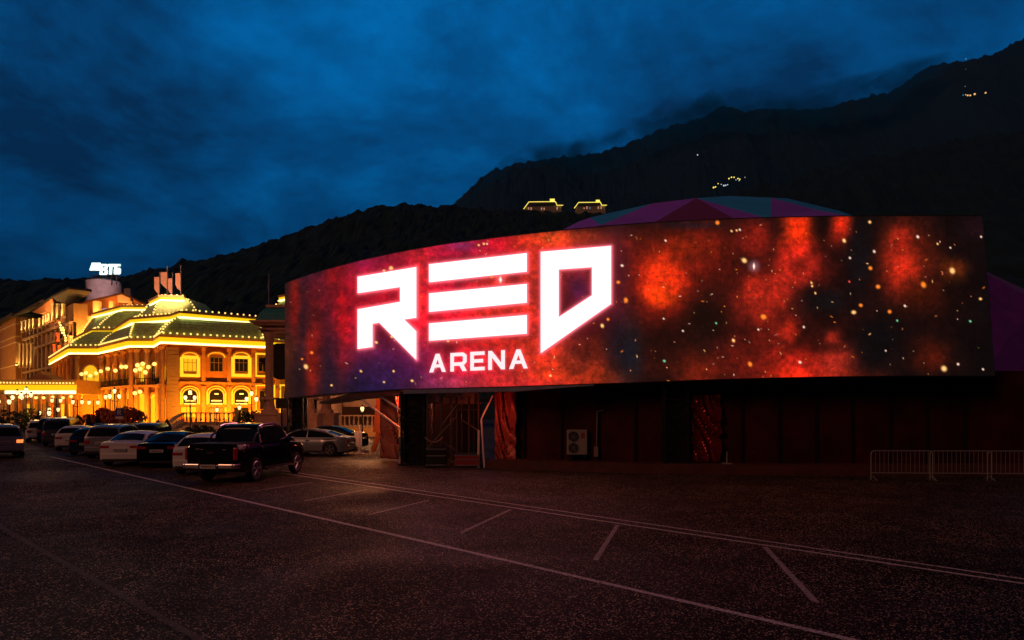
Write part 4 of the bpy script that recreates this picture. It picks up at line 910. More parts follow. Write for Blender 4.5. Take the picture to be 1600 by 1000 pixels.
def hcolumn(px, yt, yb, r=.32):
    u, zt_ = hz(px, yt); _, zb = hz(px, yb); c = HW.pt(u, 0, .2)
    mb = MB(); mb.lathe([(r * 1.25, zb), (r, zb + .5), (r * .85, zt_ - .4), (r * 1.2, zt_)], (c.x, c.y, 0), 8); part(mb, 'column', M_hcol, hot, smooth=True)
    l = add_light('column_uplight', HW.pt(u, zb - .1, 1.0), 'SPOT', 1100 if yb - yt > 20 else 800, (1, .62, .16), .15, spot=R(48)); aim(l, HW.pt(u, zb + (zt_ - zb) * .75, .25)); l.parent = hot; l.location = Vector(l.location) - Vector(hot.location)
for x in (37, 43, 49, 55): hcolumn(x, 502 - (x - 37) * .25, 520 - (x - 37) * .35)
for x in (33.5, 39.5, 45.5, 51.5): hcolumn(x, 537, 575)
for x in (65, 71, 75, 79): hcolumn(x, 497 - (x - 65) * .5, 513 - (x - 65) * .6)
for x in (85.5, 93, 101): hcolumn(x, 475, 503 - (x - 85) * .4)
for x in (2, 7, 12): hcolumn(x, 512, 520, .35)
mb = MB(); gl_ = MB()
for x in (39, 46, 53, 60, 67, 74, 81, 88, 95, 102, 109):
    for y in (528, 550, 586, 602):
        u, z = hz(x, y); HW.box(mb, u - .9, u + .9, z - 1.1, z + 1.1, -.82, -.7)
        HW.box(gl_, u - .7, u + .7, z - .9, z + .9, -.7, -.66)
part(mb, 'window_frames', M_hcol, hot); part(gl_, 'window_panes', M_glass, hot)
mb = MB()
for x in (36, 42, 48, 54, 60, 67, 73, 80, 87, 94, 101, 108): 
    u, z = hz(x, 530); HW.box(mb, u + .9, u + 1.5, 0, z + 3, -.8, -.35)
part(mb, 'piers', M_brown, hot)
mb = MB()
for y in (521, 541, 577, 594): u, z = hz(60, y); HW.box(mb, hz(34, 600)[0], HW.L, z - .2, z + .2, -.79, -.1)
part(mb, 'balcony_slabs', M_brown, hot)
l = add_light('hotel_fill_light', HW.pt(HW.L * .62, 3, 16), 'AREA', 4200, (1, .38, .05), 30, size_y=2); aim(l, HW.pt(HW.L * .62, 17, 0)); l.parent = hot; l.location = Vector(l.location) - Vector(hot.location)  # fill added to warm the hotel wing, no fixture stands here
l = add_light('eave_light', HW.pt(hz(84, 500)[0], hz(84, 492)[1], 3), 'POINT', 900, (1, .42, .12), .4); l.parent = hot; l.location = Vector(l.location) - Vector(hot.location)
# gabled block facing the square
Zg = 128
def gp(x, y, dz=0): return P(x, y, Zg + dz)
gab = empty('gabled_block', (gp(170, 645).x, Zg, 0), 0, 'orange lit gabled block with square columns behind the bulb trimmed roofs', 'building')
mb = MB(); a, b = gp(117, 494), gp(240, 494); mb.box(a.x, b.x, Zg, Zg + 12, 0, a.z); part(mb, 'wall', mat('orange_stucco', (.6, .33, .15), .9, var=.12), gab)
mb = MB(); mb.add([gp(119, 474, 3), gp(190, 458, 3), gp(236, 478, 3), gp(236, 497, 3), gp(119, 497, 3)], [(0, 1, 2, 3, 4)]); part(mb, 'gable', M_gab, gab)
mb = MB()
for q in ([gp(112, 475, -2), gp(190, 457, -2), gp(190, 457, 12), gp(112, 475, 12)], [gp(190, 457, -2), gp(240, 479, -2), gp(240, 479, 12), gp(190, 457, 12)]): mb.prism(q, (0, 0, -.35))
part(mb, 'roof', mat('red_brown_roof', (.22, .08, .05), .7), gab)
for x in (121.5, 152, 175, 205):
    p = gp(x, 645, .8); zb = gp(0, 495).z; zt_ = gp(0, 476 if x < 130 else 470).z; mb = MB(); w = .36 if x > 160 else .5
    mb.box(p.x - w, p.x + w, p.y - w, p.y + w, zb, zt_); mb.box(p.x - w - .15, p.x + w + .15, p.y - w - .15, p.y + w + .15, zb, zb + .4); part(mb, 'column', M_hcol, gab)
for x, y in ((134, 488), (161, 489), (165, 489), (196, 486)):
    p = gp(x, y, 2.9); mb = MB(); mb.box(p.x - .28, p.x + .28, p.y, p.y + .1, p.z - 1.0, p.z + .9); part(mb, 'window', M_lit if 0 else mat('pale_window', (.5, .5, .6), .3, emit=(.45, .35, .5), es=.5), gab)
for x0 in (184, 194):
    a = gp(x0, 458); mb = MB(); mb.box(a.x - .6, a.x + .6, Zg + 1, Zg + 2, a.z - 1.5, gp(0, 449 if x0 > 190 else 457).z); part(mb, 'chimney', mat('chimney_render', (.5, .4, .38), .8), gab)
l = add_light('terrace_light', gp(160, 497, -1.2), 'AREA', 1000, (1, .38, .06), 9, size_y=1); aim(l, gp(175, 470, 4)); l.parent = gab; l.location = Vector(l.location) - Vector(gab.location)
l = add_light('facade_light', gp(140, 540, -5), 'AREA', 4200, (1, .42, .07), 8, size_y=1); aim(l, gp(132, 515, 0)); l.parent = gab; l.location = Vector(l.location) - Vector(gab.location)
# drum with rooftop sign
Zd = 140
dp = P(163, 645, Zd); dru = empty('roof_drum', (dp.x, Zd, 0), 0, 'pale cylindrical drum rising behind the gabled block', 'tower')
mb = MB(); rr = 25 * Zd / F; mb.lathe([(rr, 10), (rr, P(0, 442, Zd).z), (rr * 1.02, P(0, 441.5, Zd).z + .05), (rr * .6, P(0, 437.5, Zd).z), (.1, P(0, 436, Zd).z)], (dp.x, Zd, 0), 40); part(mb, 'drum', mat('lilac_render', (.34, .27, .30), .85, var=.25, vscale=.8), dru, smooth=True)
l = add_light('drum_light', P(150, 436, Zd - 13), 'SPOT', 5000, (1, .6, .55), .3, spot=R(60)); aim(l, P(163, 450, Zd)); l.parent = dru; l.location = Vector(l.location) - Vector(dru.location)
sg = empty('rooftop_sign', (dp.x, Zd - 3, P(0, 437, Zd).z), 0, 'glowing white rooftop sign with a slanted emblem and three letters', 'sign')
M_sg = mat('sign_letters', (.9, 1, .95), .5, emit=(.72, 1.0, .88), es=1.1); M_halo = mat('sign_edge', (.1, .6, .6), .5, emit=(.02, .5, .5), es=.7)
Zs = Zd - 3
def letter(polys, nm='letter'):
    mb = MB()
    for poly in polys: mb.prism([P(x, y, Zs) for x, y in poly], (0, .3, 0))
    part(mb, nm, M_sg, sg)
    mb = MB(); 
    for poly in polys:
        cx_ = sum(p[0] for p in poly) / len(poly); cy_ = sum(p[1] for p in poly) / len(poly)
        mb.prism([P(cx_ + (x - cx_) * 1.0 + (.25 if x > cx_ else -.25), y + (.25 if y > cy_ else -.25), Zs + .35) for x, y in poly], (0, .2, 0))
    part(mb, nm + '_edge', M_halo, sg)
letter([[(143.3, 410.5), (156, 410.5), (155.4, 413.3), (142.5, 413.3)], [(142, 414.2), (155.2, 414.2), (154.6, 417.2), (141.2, 417.2)], [(140.6, 418), (154.4, 418), (153.6, 422.3), (139.6, 422.3)]], 'emblem')
sl = lambda pts, x0: [(x0 + x - (y - 412.5) * .06, y) for x, y in pts]
letter([sl([(0, 412.5), (3.2, 412.5), (3.2, 429), (0, 429)], 156.5), sl([(3.2, 412.5), (9.6, 412.5), (10.6, 414), (10.6, 418.6), (9.6, 420.4), (3.2, 420.4), (3.2, 418.2), (7.2, 418.2), (7.2, 415), (3.2, 415)], 156.5), sl([(3.2, 420.4), (10, 420.4), (11.4, 422), (11.4, 427), (10, 429), (3.2, 429), (3.2, 426.4), (7.6, 426.4), (7.6, 422.6), (3.2, 422.6)], 156.5)])
letter([sl([(0, 412.5), (8.4, 412.5), (8.4, 416), (0, 416)], 168.8), sl([(2.5, 416), (5.8, 416), (5.8, 428.5), (2.5, 428.5)], 168.8)])
letter([sl([(0, 412.5), (9, 412.5), (9, 415.6), (3.3, 415.6), (3.3, 418.4), (0, 418.4)], 178.6), sl([(0, 418.4), (8.6, 418.4), (9.9, 420.2), (9.9, 426.4), (8.6, 428.3), (0, 428.3)], 178.6)])
mb = MB()
for x in (142, 150, 158, 166, 174, 182): mb.tube(P(x, 445, Zs + .6), P(x, 424, Zs + .6), .07, 5)
for y in (430, 434, 424): mb.tube(P(141, y, Zs + .62), P(188, y, Zs + .62), .06, 5)
part(mb, 'support_frame', M_dark, sg)
# ================================================================ ENTRANCE CANOPY
Zc = 95
cp = empty('entrance_canopy', (P(60, 645, Zc).x, Zc, 0), 0, 'long flat entrance canopy edged with bulbs and a glowing band', 'canopy')
def cpz(y): return P(0, y, Zc).z
xa, xb = P(-30, 645, Zc).x, P(119, 645, Zc).x
mb = MB(); mb.box(xa, xb, Zc, Zc + 6, cpz(615), cpz(593)); part(mb, 'slab', M_stone, cp)
mb = MB(); mb.box(xa, xb + .1, Zc - .25, Zc - .01, cpz(609), cpz(601.5)); part(mb, 'lit_cornice', M_band, cp)
mb = MB(); mb.box(P(10, 0, Zc).x, P(83, 0, Zc).x, Zc - .3, Zc - .02, cpz(615.5), cpz(610.5)); mb.box(P(84, 0, Zc).x, xb, Zc - .3, Zc - .02, cpz(615.5), cpz(610.5)); part(mb, 'led_strip', M_core, cp)
bulbs([Vector((xa, Zc - .3, cpz(597.8))), Vector((xb, Zc - .3, cpz(598.8)))], .465, .12, cp, dz=0)
mb = MB(); mb.prism([P(44, 593, Zc + .4), P(82, 593, Zc + .4), P(66, 584, Zc + .4), P(63, 580, Zc + .4)], (0, 3, 0)); part(mb, 'pediment', M_gab, cp)
for x in (14, 26, 38, 50, 62, 75, 88, 92, 104, 117):
    p = P(x, 645, Zc + 1.2); mb = MB(); mb.lathe([(.42, 0), (.42, .5), (.3, .6), (.26, cpz(617) - .3), (.4, cpz(615.5))], (p.x, p.y, 0), 10); part(mb, 'column', M_stone, cp, smooth=True)
for x in (20, 31, 42, 56, 68, 82, 98, 111): one_bulb(cp, P(x, 619.5 + (x % 3), Zc + .8), .22, M_bulb, 'globe_lamp')
flush_bulbs()
l = add_light('canopy_light', P(70, 616.5, Zc + 3), 'AREA', 700, (1, .34, .02), 12, size_y=3, rot=(0, 0, 0)); l.parent = cp; l.location = Vector(l.location) - Vector(cp.location)
mb = MB(); mb.box(xa, xb, Zc + 6.5, Zc + 7, 0, cpz(615)); part(mb, 'entrance_wall', M_wall, cp)
for x in (45, 58, 70, 100):
    p = P(x, 645, Zc + 6.4); mb = MB(); mb.box(p.x - .9, p.x + .9, Zc + 6.3, Zc + 6.48, .1, 3.6); part(mb, 'glass_door', M_lit if x in (45, 100) else M_brown, cp)
# carnival garlands hanging left of the bulb roof
mb = MB()
for x0, y0, n in ((93, 504, 5), (98, 512, 6), (107, 524, 6)):
    for i in range(n): mb.ball(P(x0 + i * 1.0 + .5 * math.sin(i * 2), y0 + i * 4.0, 124), .2, 6)
tag(mb.build('light_garland', M_bulb), 'white light garland hanging beside the left tip of the bulb roof', 'garland')
mb = MB()
for x0, y0 in ((90, 520), (92, 540), (84, 538), (101, 545)): mb.tube(P(x0, y0, 124), P(x0 + .6, y0 + 14, 124), .28, 6)
tag(mb.build('banner', mat('red_banner', (.6, .1, .05), .6)), 'narrow red banners hanging under the white light garland', 'banner')
# ================================================================ STEPS AND BALUSTRADE
def balustrade(name, pts, label, h=1.1, base=.0, m=M_stone, grp=None):
    root = empty(name, (pts[0].x, pts[0].y, 0), 0, label, 'balustrade', grp)
    mb = MB(); rl = MB(); pl = MB()
    for a, b in zip(pts[:-1], pts[1:]):
        L = (b - a).length; n = max(2, int(L / .42)); t = (b - a).normalized(); s = Vector((-t.y, t.x, 0)) * .14
        for z0_, z1_ in ((h - .14, h), (-.12, .1)):
            q = [a - s, b - s, b + s, a + s]; rl.add([v + Vector((0, 0, z0_)) for v in q] + [v + Vector((0, 0, z1_)) for v in q], [(0, 1, 2, 3), (4, 5, 6, 7), (0, 1, 5, 4), (1, 2, 6, 5), (2, 3, 7, 6), (3, 0, 4, 7)])
        for i in range(n):
            c = a.lerp(b, (i + .5) / n); mb.lathe([(.07, .1), (.11, .35), (.05, .65), (.08, h - .14)], c, 6)
        q = [a - s * .8, b - s * .8, b + s * .8, a + s * .8]; pl.add([Vector((v.x, v.y, 0)) for v in q] + [v + Vector((0, 0, -.12)) for v in q], [(0, 1, 5, 4), (1, 2, 6, 5), (2, 3, 7, 6), (3, 0, 4, 7)])
    part(mb, 'balusters', m, root); part(rl, 'rails', m, root); part(pl, 'plinth', M_conc if 0 else M_stone, root)
    return root
M_rose = mat('rose_stone', (.5, .33, .26), .85, var=.15)
def gz(px, Z, z): p = P(px, 645, Z); p.z = z; return p
balustrade('balustrade', [gz(264, 68, .35), gz(276, 70, .9), gz(288, 72, 1.25), gz(375, 74, 1.25)], 'stone balustrade of the curved steps before the arched doors', m=M_rose)
mb = MB(); mb.box(P(300, 0, 70).x, P(384, 0, 70).x, 68, 86, 0, 1.0)
for k in range(5): mb.box(P(300, 0, 70).x - .2 - .35 * k, P(384, 0, 70).x, 67.6 - .35 * k, 86, 0, .8 - .16 * k)
tag(mb.build('steps', M_rose), kind='structure')
balustrade('balustrade', [gz(528, 66, 1.0), gz(578, 66, 1.0), gz(640, 66, 1.0)], 'pale terrace balustrade seen under the screen behind the coupe', m=M_rose)
mb = MB(); mb.box(P(478, 0, 68).x, P(680, 0, 68).x, 67, 80, 0, .9)
tag(mb.build('terrace', M_rose), kind='structure')
mb = MB(); mb.box(P(500, 0, 64).x, P(526, 0, 64).x, 63, 66, 0, 3.7); mb.box(P(526, 0, 64).x, P(600, 0, 64).x, 66.5, 67, 2.9, 4.2); mb.box(P(497, 0, 64).x, P(529, 0, 64).x, 62.8, 66.2, 3.7, 4.0)
tag(mb.build('gate_pier', M_rose), 'dull square pier on the terrace left of the pale balustrade', 'pier')
# ================================================================ GATEHOUSE WITH TEAL ROOF
Zk = 45
gt = empty('gatehouse', (P(450, 0, Zk).x, Zk, 0), 0, 'stone gatehouse with teal roof and heavy column left of the screen', 'gatehouse')
def kz(y): return P(0, y, Zk).z
cxk = P(452, 0, Zk).x
M_gst = mat('gate_stone', (.50, .27, .21), .85, var=.2, vscale=3, bump=.3, bscale=12)
for px_ in (421, 483):
    for dyk in (0, 4.2):
        c = P(px_, 645, Zk); c.y += dyk; c.z = 0; zt_ = kz(520)
        mb = MB(); mb.lathe([(.40, kz(645)), (.40, kz(640)), (.34, kz(634)), (.30, kz(624)), (.27, kz(619)), (.25, zt_ - .6), (.3, zt_ - .5), (.42, zt_)], c, 16); part(mb, 'column', M_gst, gt, smooth=True)
        mb = MB(); mb.box(c.x - .5, c.x + .5, c.y - .5, c.y + .5, kz(621.5) - .12, kz(619) - .1) ; mb.box(c.x - .42, c.x + .42, c.y - .42, c.y + .42, kz(645) - .05, kz(640)); part(mb, 'collar', M_gst, gt)
        mb = MB(); mb.box(c.x - .72, c.x + .72, c.y - .72, c.y + .72, 0, kz(647)); mb.box(c.x - .8, c.x + .8, c.y - .8, c.y + .8, kz(648.5), kz(645.5)); part(mb, 'pedestal', M_gst, gt)
mb = MB()
for (w, y0, y1) in ((1.95, 520, 515), (2.1, 515, 512), (1.9, 512, 508), (2.3, 508, 504), (2.5, 504, 501)):
    mb.box(cxk - w, cxk + w, Zk + 2.1 - w, Zk + 2.1 + w, kz(y0), kz(y1) - .003)
part(mb, 'entablature', M_gst, gt)
mb = MB(); prof = [(2.2, 501), (2.12, 495), (1.98, 488), (1.8, 482), (1.6, 479)]
mb.lathe([(w * 1.414, kz(y)) for w, y in prof], (cxk, Zk + 2.1, 0), 4); part(mb, 'roof', mat('teal_copper', (.02, .24, .30), .6, var=.2, vscale=3), gt)
mb = MB(); mb.box(cxk - 1.7, cxk + 1.7, Zk + .4, Zk + 3.8, kz(478.8), kz(474.5)); part(mb, 'parapet', M_gst, gt)
mb = MB(); mb.tube(P(420, 476, Zk + .6), P(420.5, 428, Zk + .6), .04, 6); part(mb, 'flag_pole', M_steel, gt)
mb = MB(); mb.prism([P(420.2, 429, Zk + .6), P(420.2, 450, Zk + .6), P(418.6, 452, Zk + .6), P(418, 449, Zk + .6), P(419.2, 438, Zk + .6)], (0, .05, 0)); part(mb, 'flag', mat('lilac_flag', (.4, .3, .5), .8), gt)
poly = [(404, 564), (411, 559.5), (415, 556), (419, 546), (424, 539), (432, 536), (470, 536), (470, 592), (441, 592), (433, 592.5), (425, 589), (420, 578), (413, 571)]
mb = MB(); mb.prism([P(x, y, Zk + 2.0) for x, y in poly], (0, .8, 0))
tag(mb.build('loudspeaker_cover', M_black, bevel=.1), 'black shrouded mass hanging between the gatehouse columns', 'shrouded equipment')
mb = MB(); a = P(431, 638, 41); b = P(470, 622, 41); mb.box(a.x, b.x, 41, 41.3, a.z, b.z); mb.tube((b.x - .3, 41.15, 0), (b.x - .3, 41.15, a.z), .06)
mb.tube((a.x + .3, 41.15, 0), (a.x + .3, 41.15, a.z), .06)
tag(mb.build('notice_board', M_black), 'black rectangular board on posts beside the gatehouse pedestal', 'notice board')
# dark red wash of a lamp in the yard, reaching the tarps and the coupe
l = add_light('yard_lamp', P(560, 625, 38.5), 'POINT', 420, (1, .35, .12), .25)
l2 = add_light('yard_lamp', P(612, 612, 29.6) + Vector((0, 2.6, 0)), 'POINT', 230, (1, .12, .04), .2)
l3 = add_light('yard_lamp', P(757, 640, 27.9), 'POINT', 13, (1, .10, .04), .15)
for l_ in (l, l2, l3):
    mb = MB(); mb.box(l_.location.x - .2, l_.location.x + .2, l_.location.y - .12, l_.location.y + .12, l_.location.z + .3, l_.location.z + .42); mb.tube(l_.location + Vector((0, 0, .4)), l_.location + Vector((0, 0, .7)), .03)
    o = mb.build('lamp_fitting', M_dark); tag(o, {l: 'small lamp fitting over the pale coupe', l2: 'small lamp fitting behind the red brown tarpaulin', l3: 'small lamp fitting beside the wrinkled red tarpaulin'}[l_], 'lamp')
# ================================================================ LAMP POSTS
M_iron = mat('black_iron', (.02, .018, .018), .5)
M_globe = mat('lamp_globe', (.9, .9, .8), .4, emit=(1, .72, .30), es=1.6)
def lamp_post(h, k):
    root = empty('street_lamp')
    mb = MB(); mb.lathe([(.16, 0), (.16, .25), (.09, .4), (.06, 1.0), (.045, h - .2), (.07, h - .15), (.03, h)], (0, 0, 0), 8); mb.build('post', M_iron, root, smooth=True)
    pos = [(0, 0, h + .24)] if k in (1, 3, 4) else []
    n = {1: 0, 2: 2, 3: 2, 4: 3}[k]
    for i in range(n):
        t = 2 * math.pi * i / n + .2; pos.append((.42 * math.cos(t), .42 * math.sin(t), h - .28))
    mb = MB()
    for p in pos[(1 if k in (1, 3, 4) else 0):]: mb.path([Vector((0, 0, h - .75)), Vector((p[0] * .7, p[1] * .7, h - .72)), Vector((p[0], p[1], h - .5))], .025, 5)
    mb.lathe([(.05, h - .8), (.09, h - .74), (.05, h - .68)], (0, 0, 0), 8)
    mb.build('bracket', M_iron, root)
    for p in pos:
        mb = MB(); mb.lathe([(.08, -.2), (.14, -.05), (.165, .06), (.11, .2), (.03, .25)], p, 10); g = mb.build('globe', M_globe, root, smooth=True)
        mb = MB(); mb.lathe([(.15, .19), (.10, .27), (.02, .36)], p, 8); mb.build('finial', M_iron, g)
    return root
protos = {}
LP = [(297, 617, 66, 3, 'tall three globe lamp standing before the lit arched window'), (179, 615, 66, 3, 'three globe lamp rising above the blue parking sign'), (6, 623, 60, 2, 'twin globe lamp at the very left edge of the picture'),
      (27, 617, 68, 3, 'three globe lamp second from the left edge'), (41, 613, 66, 3, 'tallest three globe lamp under the canopy band'), (69, 641, 62, 2, 'low twin globe lamp behind the white off roader'), (84, 636, 72, 2, 'twin globe lamp between the columns of the canopy'),
      (88, 622, 74, 2, 'twin globe lamp touching the canopy end'), (121, 624, 70, 2, 'twin globe lamp at the right end of the canopy'), (146, 625, 72, 2, 'twin globe lamp left of the red maple'), (165, 624, 70, 1, 'single globe lamp over the red maple'),
      (393, 619, 62, 3, 'three globe lamp next to the gatehouse column'), (374, 641, 66, 1, 'single globe lamp low before the third arch'), (339, 644, 70, 1, 'single small globe lamp before the double door'), (566, 643.5, 58, 1, 'single globe lamp on the terrace seen under the screen'), (15, 632, 78, 1, 'dim single globe lamp behind the twin lamp at the left edge')]
for px_, py_, Z, k, lab in LP:
    h = HC + (HY - py_) * Z / F; 
    o = lamp_post(h, k); o.location = ((px_ - 800) * Z / F, Z, 0); tag(o, lab, 'street lamp', 'globe street lamps before the hotel')
    if px_ == 566: add_light('lamp_glow', (o.location.x, o.location.y + 2, h + .3), 'POINT', 700, (1, .38, .12), .3)
    if k >= 2 and Z < 70:
        add_light('lamp_glow', (o.location.x, o.location.y - .9, h - .2), 'POINT', 110, (1, .45, .14), .3).parent = None
# parking sign
sp = P(187, 645, 58); ps = empty('parking_sign', (sp.x, 58, 0), 0, 'blue square parking sign on a post before the red maple', 'sign')
mb = MB(); mb.tube((sp.x, 58, 0), (sp.x, 58, 2.75), .035); part(mb, 'post', M_steel, ps)
mb = MB(); mb.box(sp.x - .32, sp.x + .32, 57.93, 57.96, P(0, 650, 58).z, P(0, 638.5, 58).z); part(mb, 'plate', mat('sign_blue', (.06, .05, .30), .4), ps)
mb = MB(); zc = P(0, 644.3, 58).z; x_ = sp.x - .13
for b_ in ((x_, x_ + .07, -.21, .21), (x_ + .07, x_ + .24, .14, .21), (x_ + .07, x_ + .24, -.02, .05), (x_ + .22, x_ + .29, .03, .16)): mb.box(b_[0], b_[1], 57.90, 57.925, zc + b_[2], zc + b_[3])
mb.prism([Vector((x_ + .13, 57.925, zc - .02)), Vector((x_ + .2, 57.925, zc - .02)), Vector((x_ + .3, 57.925, zc - .21)), Vector((x_ + .22, 57.925, zc - .21))], (0, -.02, 0))
part(mb, 'symbol', mat('sign_white', (.8, .7, .8), .4), ps)
mb = MB(); mb.box(sp.x - .34, sp.x + .34, 57.92, 57.95, P(0, 654.5, 58).z, P(0, 650.8, 58).z); part(mb, 'lower_plate', mat('sign_white', (.8, .7, .8), .4), ps)
# ================================================================ PLANTS
def foliage(mb, c, rad, n, s, rn, cone=False):
    for i in range(n):
        while True:
            v = Vector((rn.uniform(-1, 1), rn.uniform(-1, 1), rn.uniform(-1, 1)))
            if .15 < v.length < 1: break
        if cone: f = (1 - (v.z + 1) / 2) ** .7; v.x *= f; v.y *= f
        p = Vector(c) + Vector((v.x * rad[0], v.y * rad[1], v.z * rad[2]))
        a = Vector((rn.gauss(0, 1), rn.gauss(0, 1), rn.gauss(0, 1))).normalized(); b = a.cross(Vector((rn.gauss(0, 1), rn.gauss(0, 1), rn.gauss(0, 1)))).normalized(); k = s * rn.uniform(.6, 1.4)
        mb.add([p - a * k, p + b * k * .6, p + a * k, p - b * k * .6], [(0, 1, 2, 3)])
def plant(name, px_, yt, Z, w, label, m, cone=True, n=500, s=.12, grp=None, stem=.3, cat='shrub', seed=1, blobs=None):
    rn = random.Random(seed * 31 + int(px_)); p = P(px_, 645, Z); h = HC + (HY - yt) * Z / F
    root = empty(name, (p.x, Z, 0), 0, label, cat, grp)
    mb = MB()
    if blobs:
        for bx, bz, br in blobs: foliage(mb, (p.x + bx * w, Z + rn.uniform(-.4, .4), bz * h), (br * w, br * w, br * w * .62), n // len(blobs), s, rn)
    else: foliage(mb, (p.x, Z, (h + stem) / 2), (w / 2, w / 2, (h - stem) / 2), n, s, rn, cone)
    part(mb, 'crown', m, root)
    mb = MB(); mb.tube((p.x, Z, 0), (p.x, Z, h * .6), .09, 6, r2=.04)
    if blobs:
        for bx, bz, br in blobs: mb.tube((p.x, Z, h * .3), (p.x + bx * w, Z, bz * h), .05, 5, r2=.015)
    part(mb, 'trunk', mat('bark', (.08, .05, .035), .9), root)
M_leaf = mat('dark_leaf', (.035, .05, .02), .7, var=.4); M_maple = mat('maple_leaf', (.62, .15, .04), .7, var=.4); M_leaf2 = mat('olive_leaf', (.08, .09, .03), .7, var=.4)
plant('maple_tree', 190, 634, 60, 3.4, 'red leaved maple tree behind the parking sign', M_maple, n=2200, s=.14, cat='tree', seed=2, blobs=[(-.3, .62, .26), (.05, .8, .25), (.3, .66, .3), (-.1, .55, .3), (.42, .75, .18), (.15, .45, .22)])
plant('maple_tree', 162, 636, 64, 3.2, 'bright orange red maple tree lit by the globe lamps', M_maple, n=1800, s=.14, cat='tree', seed=3, blobs=[(-.3, .6, .26), (.05, .82, .22), (.32, .7, .26), (-.1, .5, .3)])
for i, (x, yt, Z, w, lab) in enumerate([(139, 648, 62, .7, 'dark clipped conifer furthest left in front of the maples'), (153, 647, 61, .8, 'dark clipped conifer second from the left before the maples'), (166, 649, 60, .7, 'dark clipped conifer third from the left before the maples'), (176, 647, 60, .9, 'dark clipped conifer just left of the parking sign'),
        (247, 655, 58, .7, 'small pointed conifer left of a taller one by the steps'), (261, 654, 57, 1.0, 'taller pointed conifer at the foot of the steps'), (60, 643, 60, 1.5, 'rounded dark conifer behind the white off roader'), (122, 648, 63, 1.9, 'bushy dark conifer behind the row of vans')]):
    plant('conifer', x, yt, Z, w, lab, M_leaf, n=420, grp='clipped conifers before the hotel', seed=i)
plant('bush', 45, 638, 64, 2.6, 'olive green bush with lamps above it', M_leaf2, cone=False, n=900, seed=5)
plant('bush', 10, 640, 58, 3.4, 'dark bush at the left edge behind the silver car', M_leaf, cone=False, n=900, seed=6)
plant('bush', 392, 640, 55, 2.4, 'dark bush beside the gatehouse pedestal', M_leaf, cone=False, n=900, seed=7)
plant('bush', 312, 664, 45, 2.2, 'low olive bush on the steps behind the pickup', M_leaf2, cone=False, n=700, seed=8)
plant('bush', 100, 650, 66, 3.0, 'low bush between the canopy and the parked vans', M_leaf2, cone=False, n=700, seed=9)
# ================================================================ LIGHTS ON THE MOUNTAIN
def chalet(x0, x1, yt, yb, Z, label, seed):
    rn = random.Random(seed); a = P(x0, yb, Z); b = P(x1, yt, Z); root = empty('hillside_hotel', (a.x, Z, a.z), 0, label, 'building', 'lit hotels on the dark hillside')
    w = b.x - a.x; h = b.z - a.z
    mb = MB(); mb.box(a.x + w * .04, b.x - w * .04, Z, Z + 12, a.z - 8, a.z + h * .72); part(mb, 'wall', mat('chalet_wall', (.5, .42, .30), .8), root)
    mb = MB(); mb.prism([(a.x, Z - .5, a.z + h * .5), (a.x + w * .12, Z - .5, a.z + h * .95), (a.x + w * .8, Z - .5, a.z + h * .95), (b.x, Z - .5, a.z + h * .7)], (0, 13, 0)); part(mb, 'roof', M_hroof, root)
    mb = MB(); mb.path([Vector((a.x - .5, Z - .8, a.z + h * .25)), Vector((a.x + w * .12, Z - .8, a.z + h * .95)), Vector((a.x + w * .8, Z - .8, a.z + h * .98)), Vector((a.x + w * .84, Z - .8, a.z + h * .62)), Vector((b.x, Z - .8, a.z + h * .62))], .34, 5); mb.box(a.x + w * .66, a.x + w * .78, Z - 1, Z, a.z + h * 1.02, a.z + h * 1.25); part(mb, 'roof_lights', M_far, root)
    mb = MB(); mc_ = MB()
    for i in range(int(w / 3)):
        x = a.x + w * .1 + i * (w * .8) / int(w / 3)
        if rn.random() < .7: (mb if rn.random() < .6 else mc_).box(x, x + .9, Z - .3, Z, a.z + h * .2, a.z + h * (.35 + .2 * rn.random()))
    part(mb, 'windows', mat('far_window', (.5, .4, .3), .5, emit=(1, .5, .3), es=.5), root); part(mc_, 'blue_windows', mat('far_window_blue', (.5, .4, .3), .5, emit=(.2, .5, .9), es=.35), root)
M_far = mat('far_light', (.9, .8, .5), .5, emit=(1, .80, .12), es=1.3)
chalet(819, 880, 315, 331, 632, 'larger yellow outlined hotel on the hill above the screen logo', 4)
chalet(898, 948, 316, 329, 632, 'smaller yellow lit hotel right of the larger hillside hotel', 6)
def lights(name, pts, Z, label, m=None):
    mb = MB()
    for x, y, r in pts: mb.ball(P(x, y, Z), r * Z / F, 6)
    tag(mb.build(name, m or M_far), label, 'lights')
EM = mat('far_light_white', (.9, .9, .9), .5, emit=(.7, .9, 1), es=.9)
lights('village_lights', [(1115, 293, 1.4), (1118, 292, 1.2), (1122, 287, .9), (1139, 279, 1.2), (1143, 277, 1.2), (1147, 277, 1.1), (1153, 279, 1.2), (1156, 280, 1.1)], 870, 'small cluster of yellow lights on the mountain above the tent')
lights('village_lights', [(1131, 290, 1.3), (1134, 289.5, 1.1), (1137, 288.5, .8), (1127, 288, .8), (1155, 282, .8), (1150, 281, .7), (1090, 242, 1.0), (1164, 277, .6)], 872, 'small white blue lights mixed into the yellow cluster above the tent', EM)
lights('ridge_lights', [(1509, 148, .8), (1512, 149, 1.3), (1516, 149, 1.3), (1523, 147, 1.6), (1540, 145, 1.3)], 1300, 'row of orange lights high on the right hand mountain', mat('far_light_orange', (.9, .6, .3), .5, emit=(1, .55, .18), es=1.2))
lights('ridge_lights', [(1509, 92, .9), (1508, 135, .6), (1509, 108, .4), (1505, 148.5, .8)], 1300, 'faint teal cable car lights near the top of the right hand mountain', mat('far_light_teal', (.3, .6, .8), .5, emit=(.1, .5, .7), es=.8))
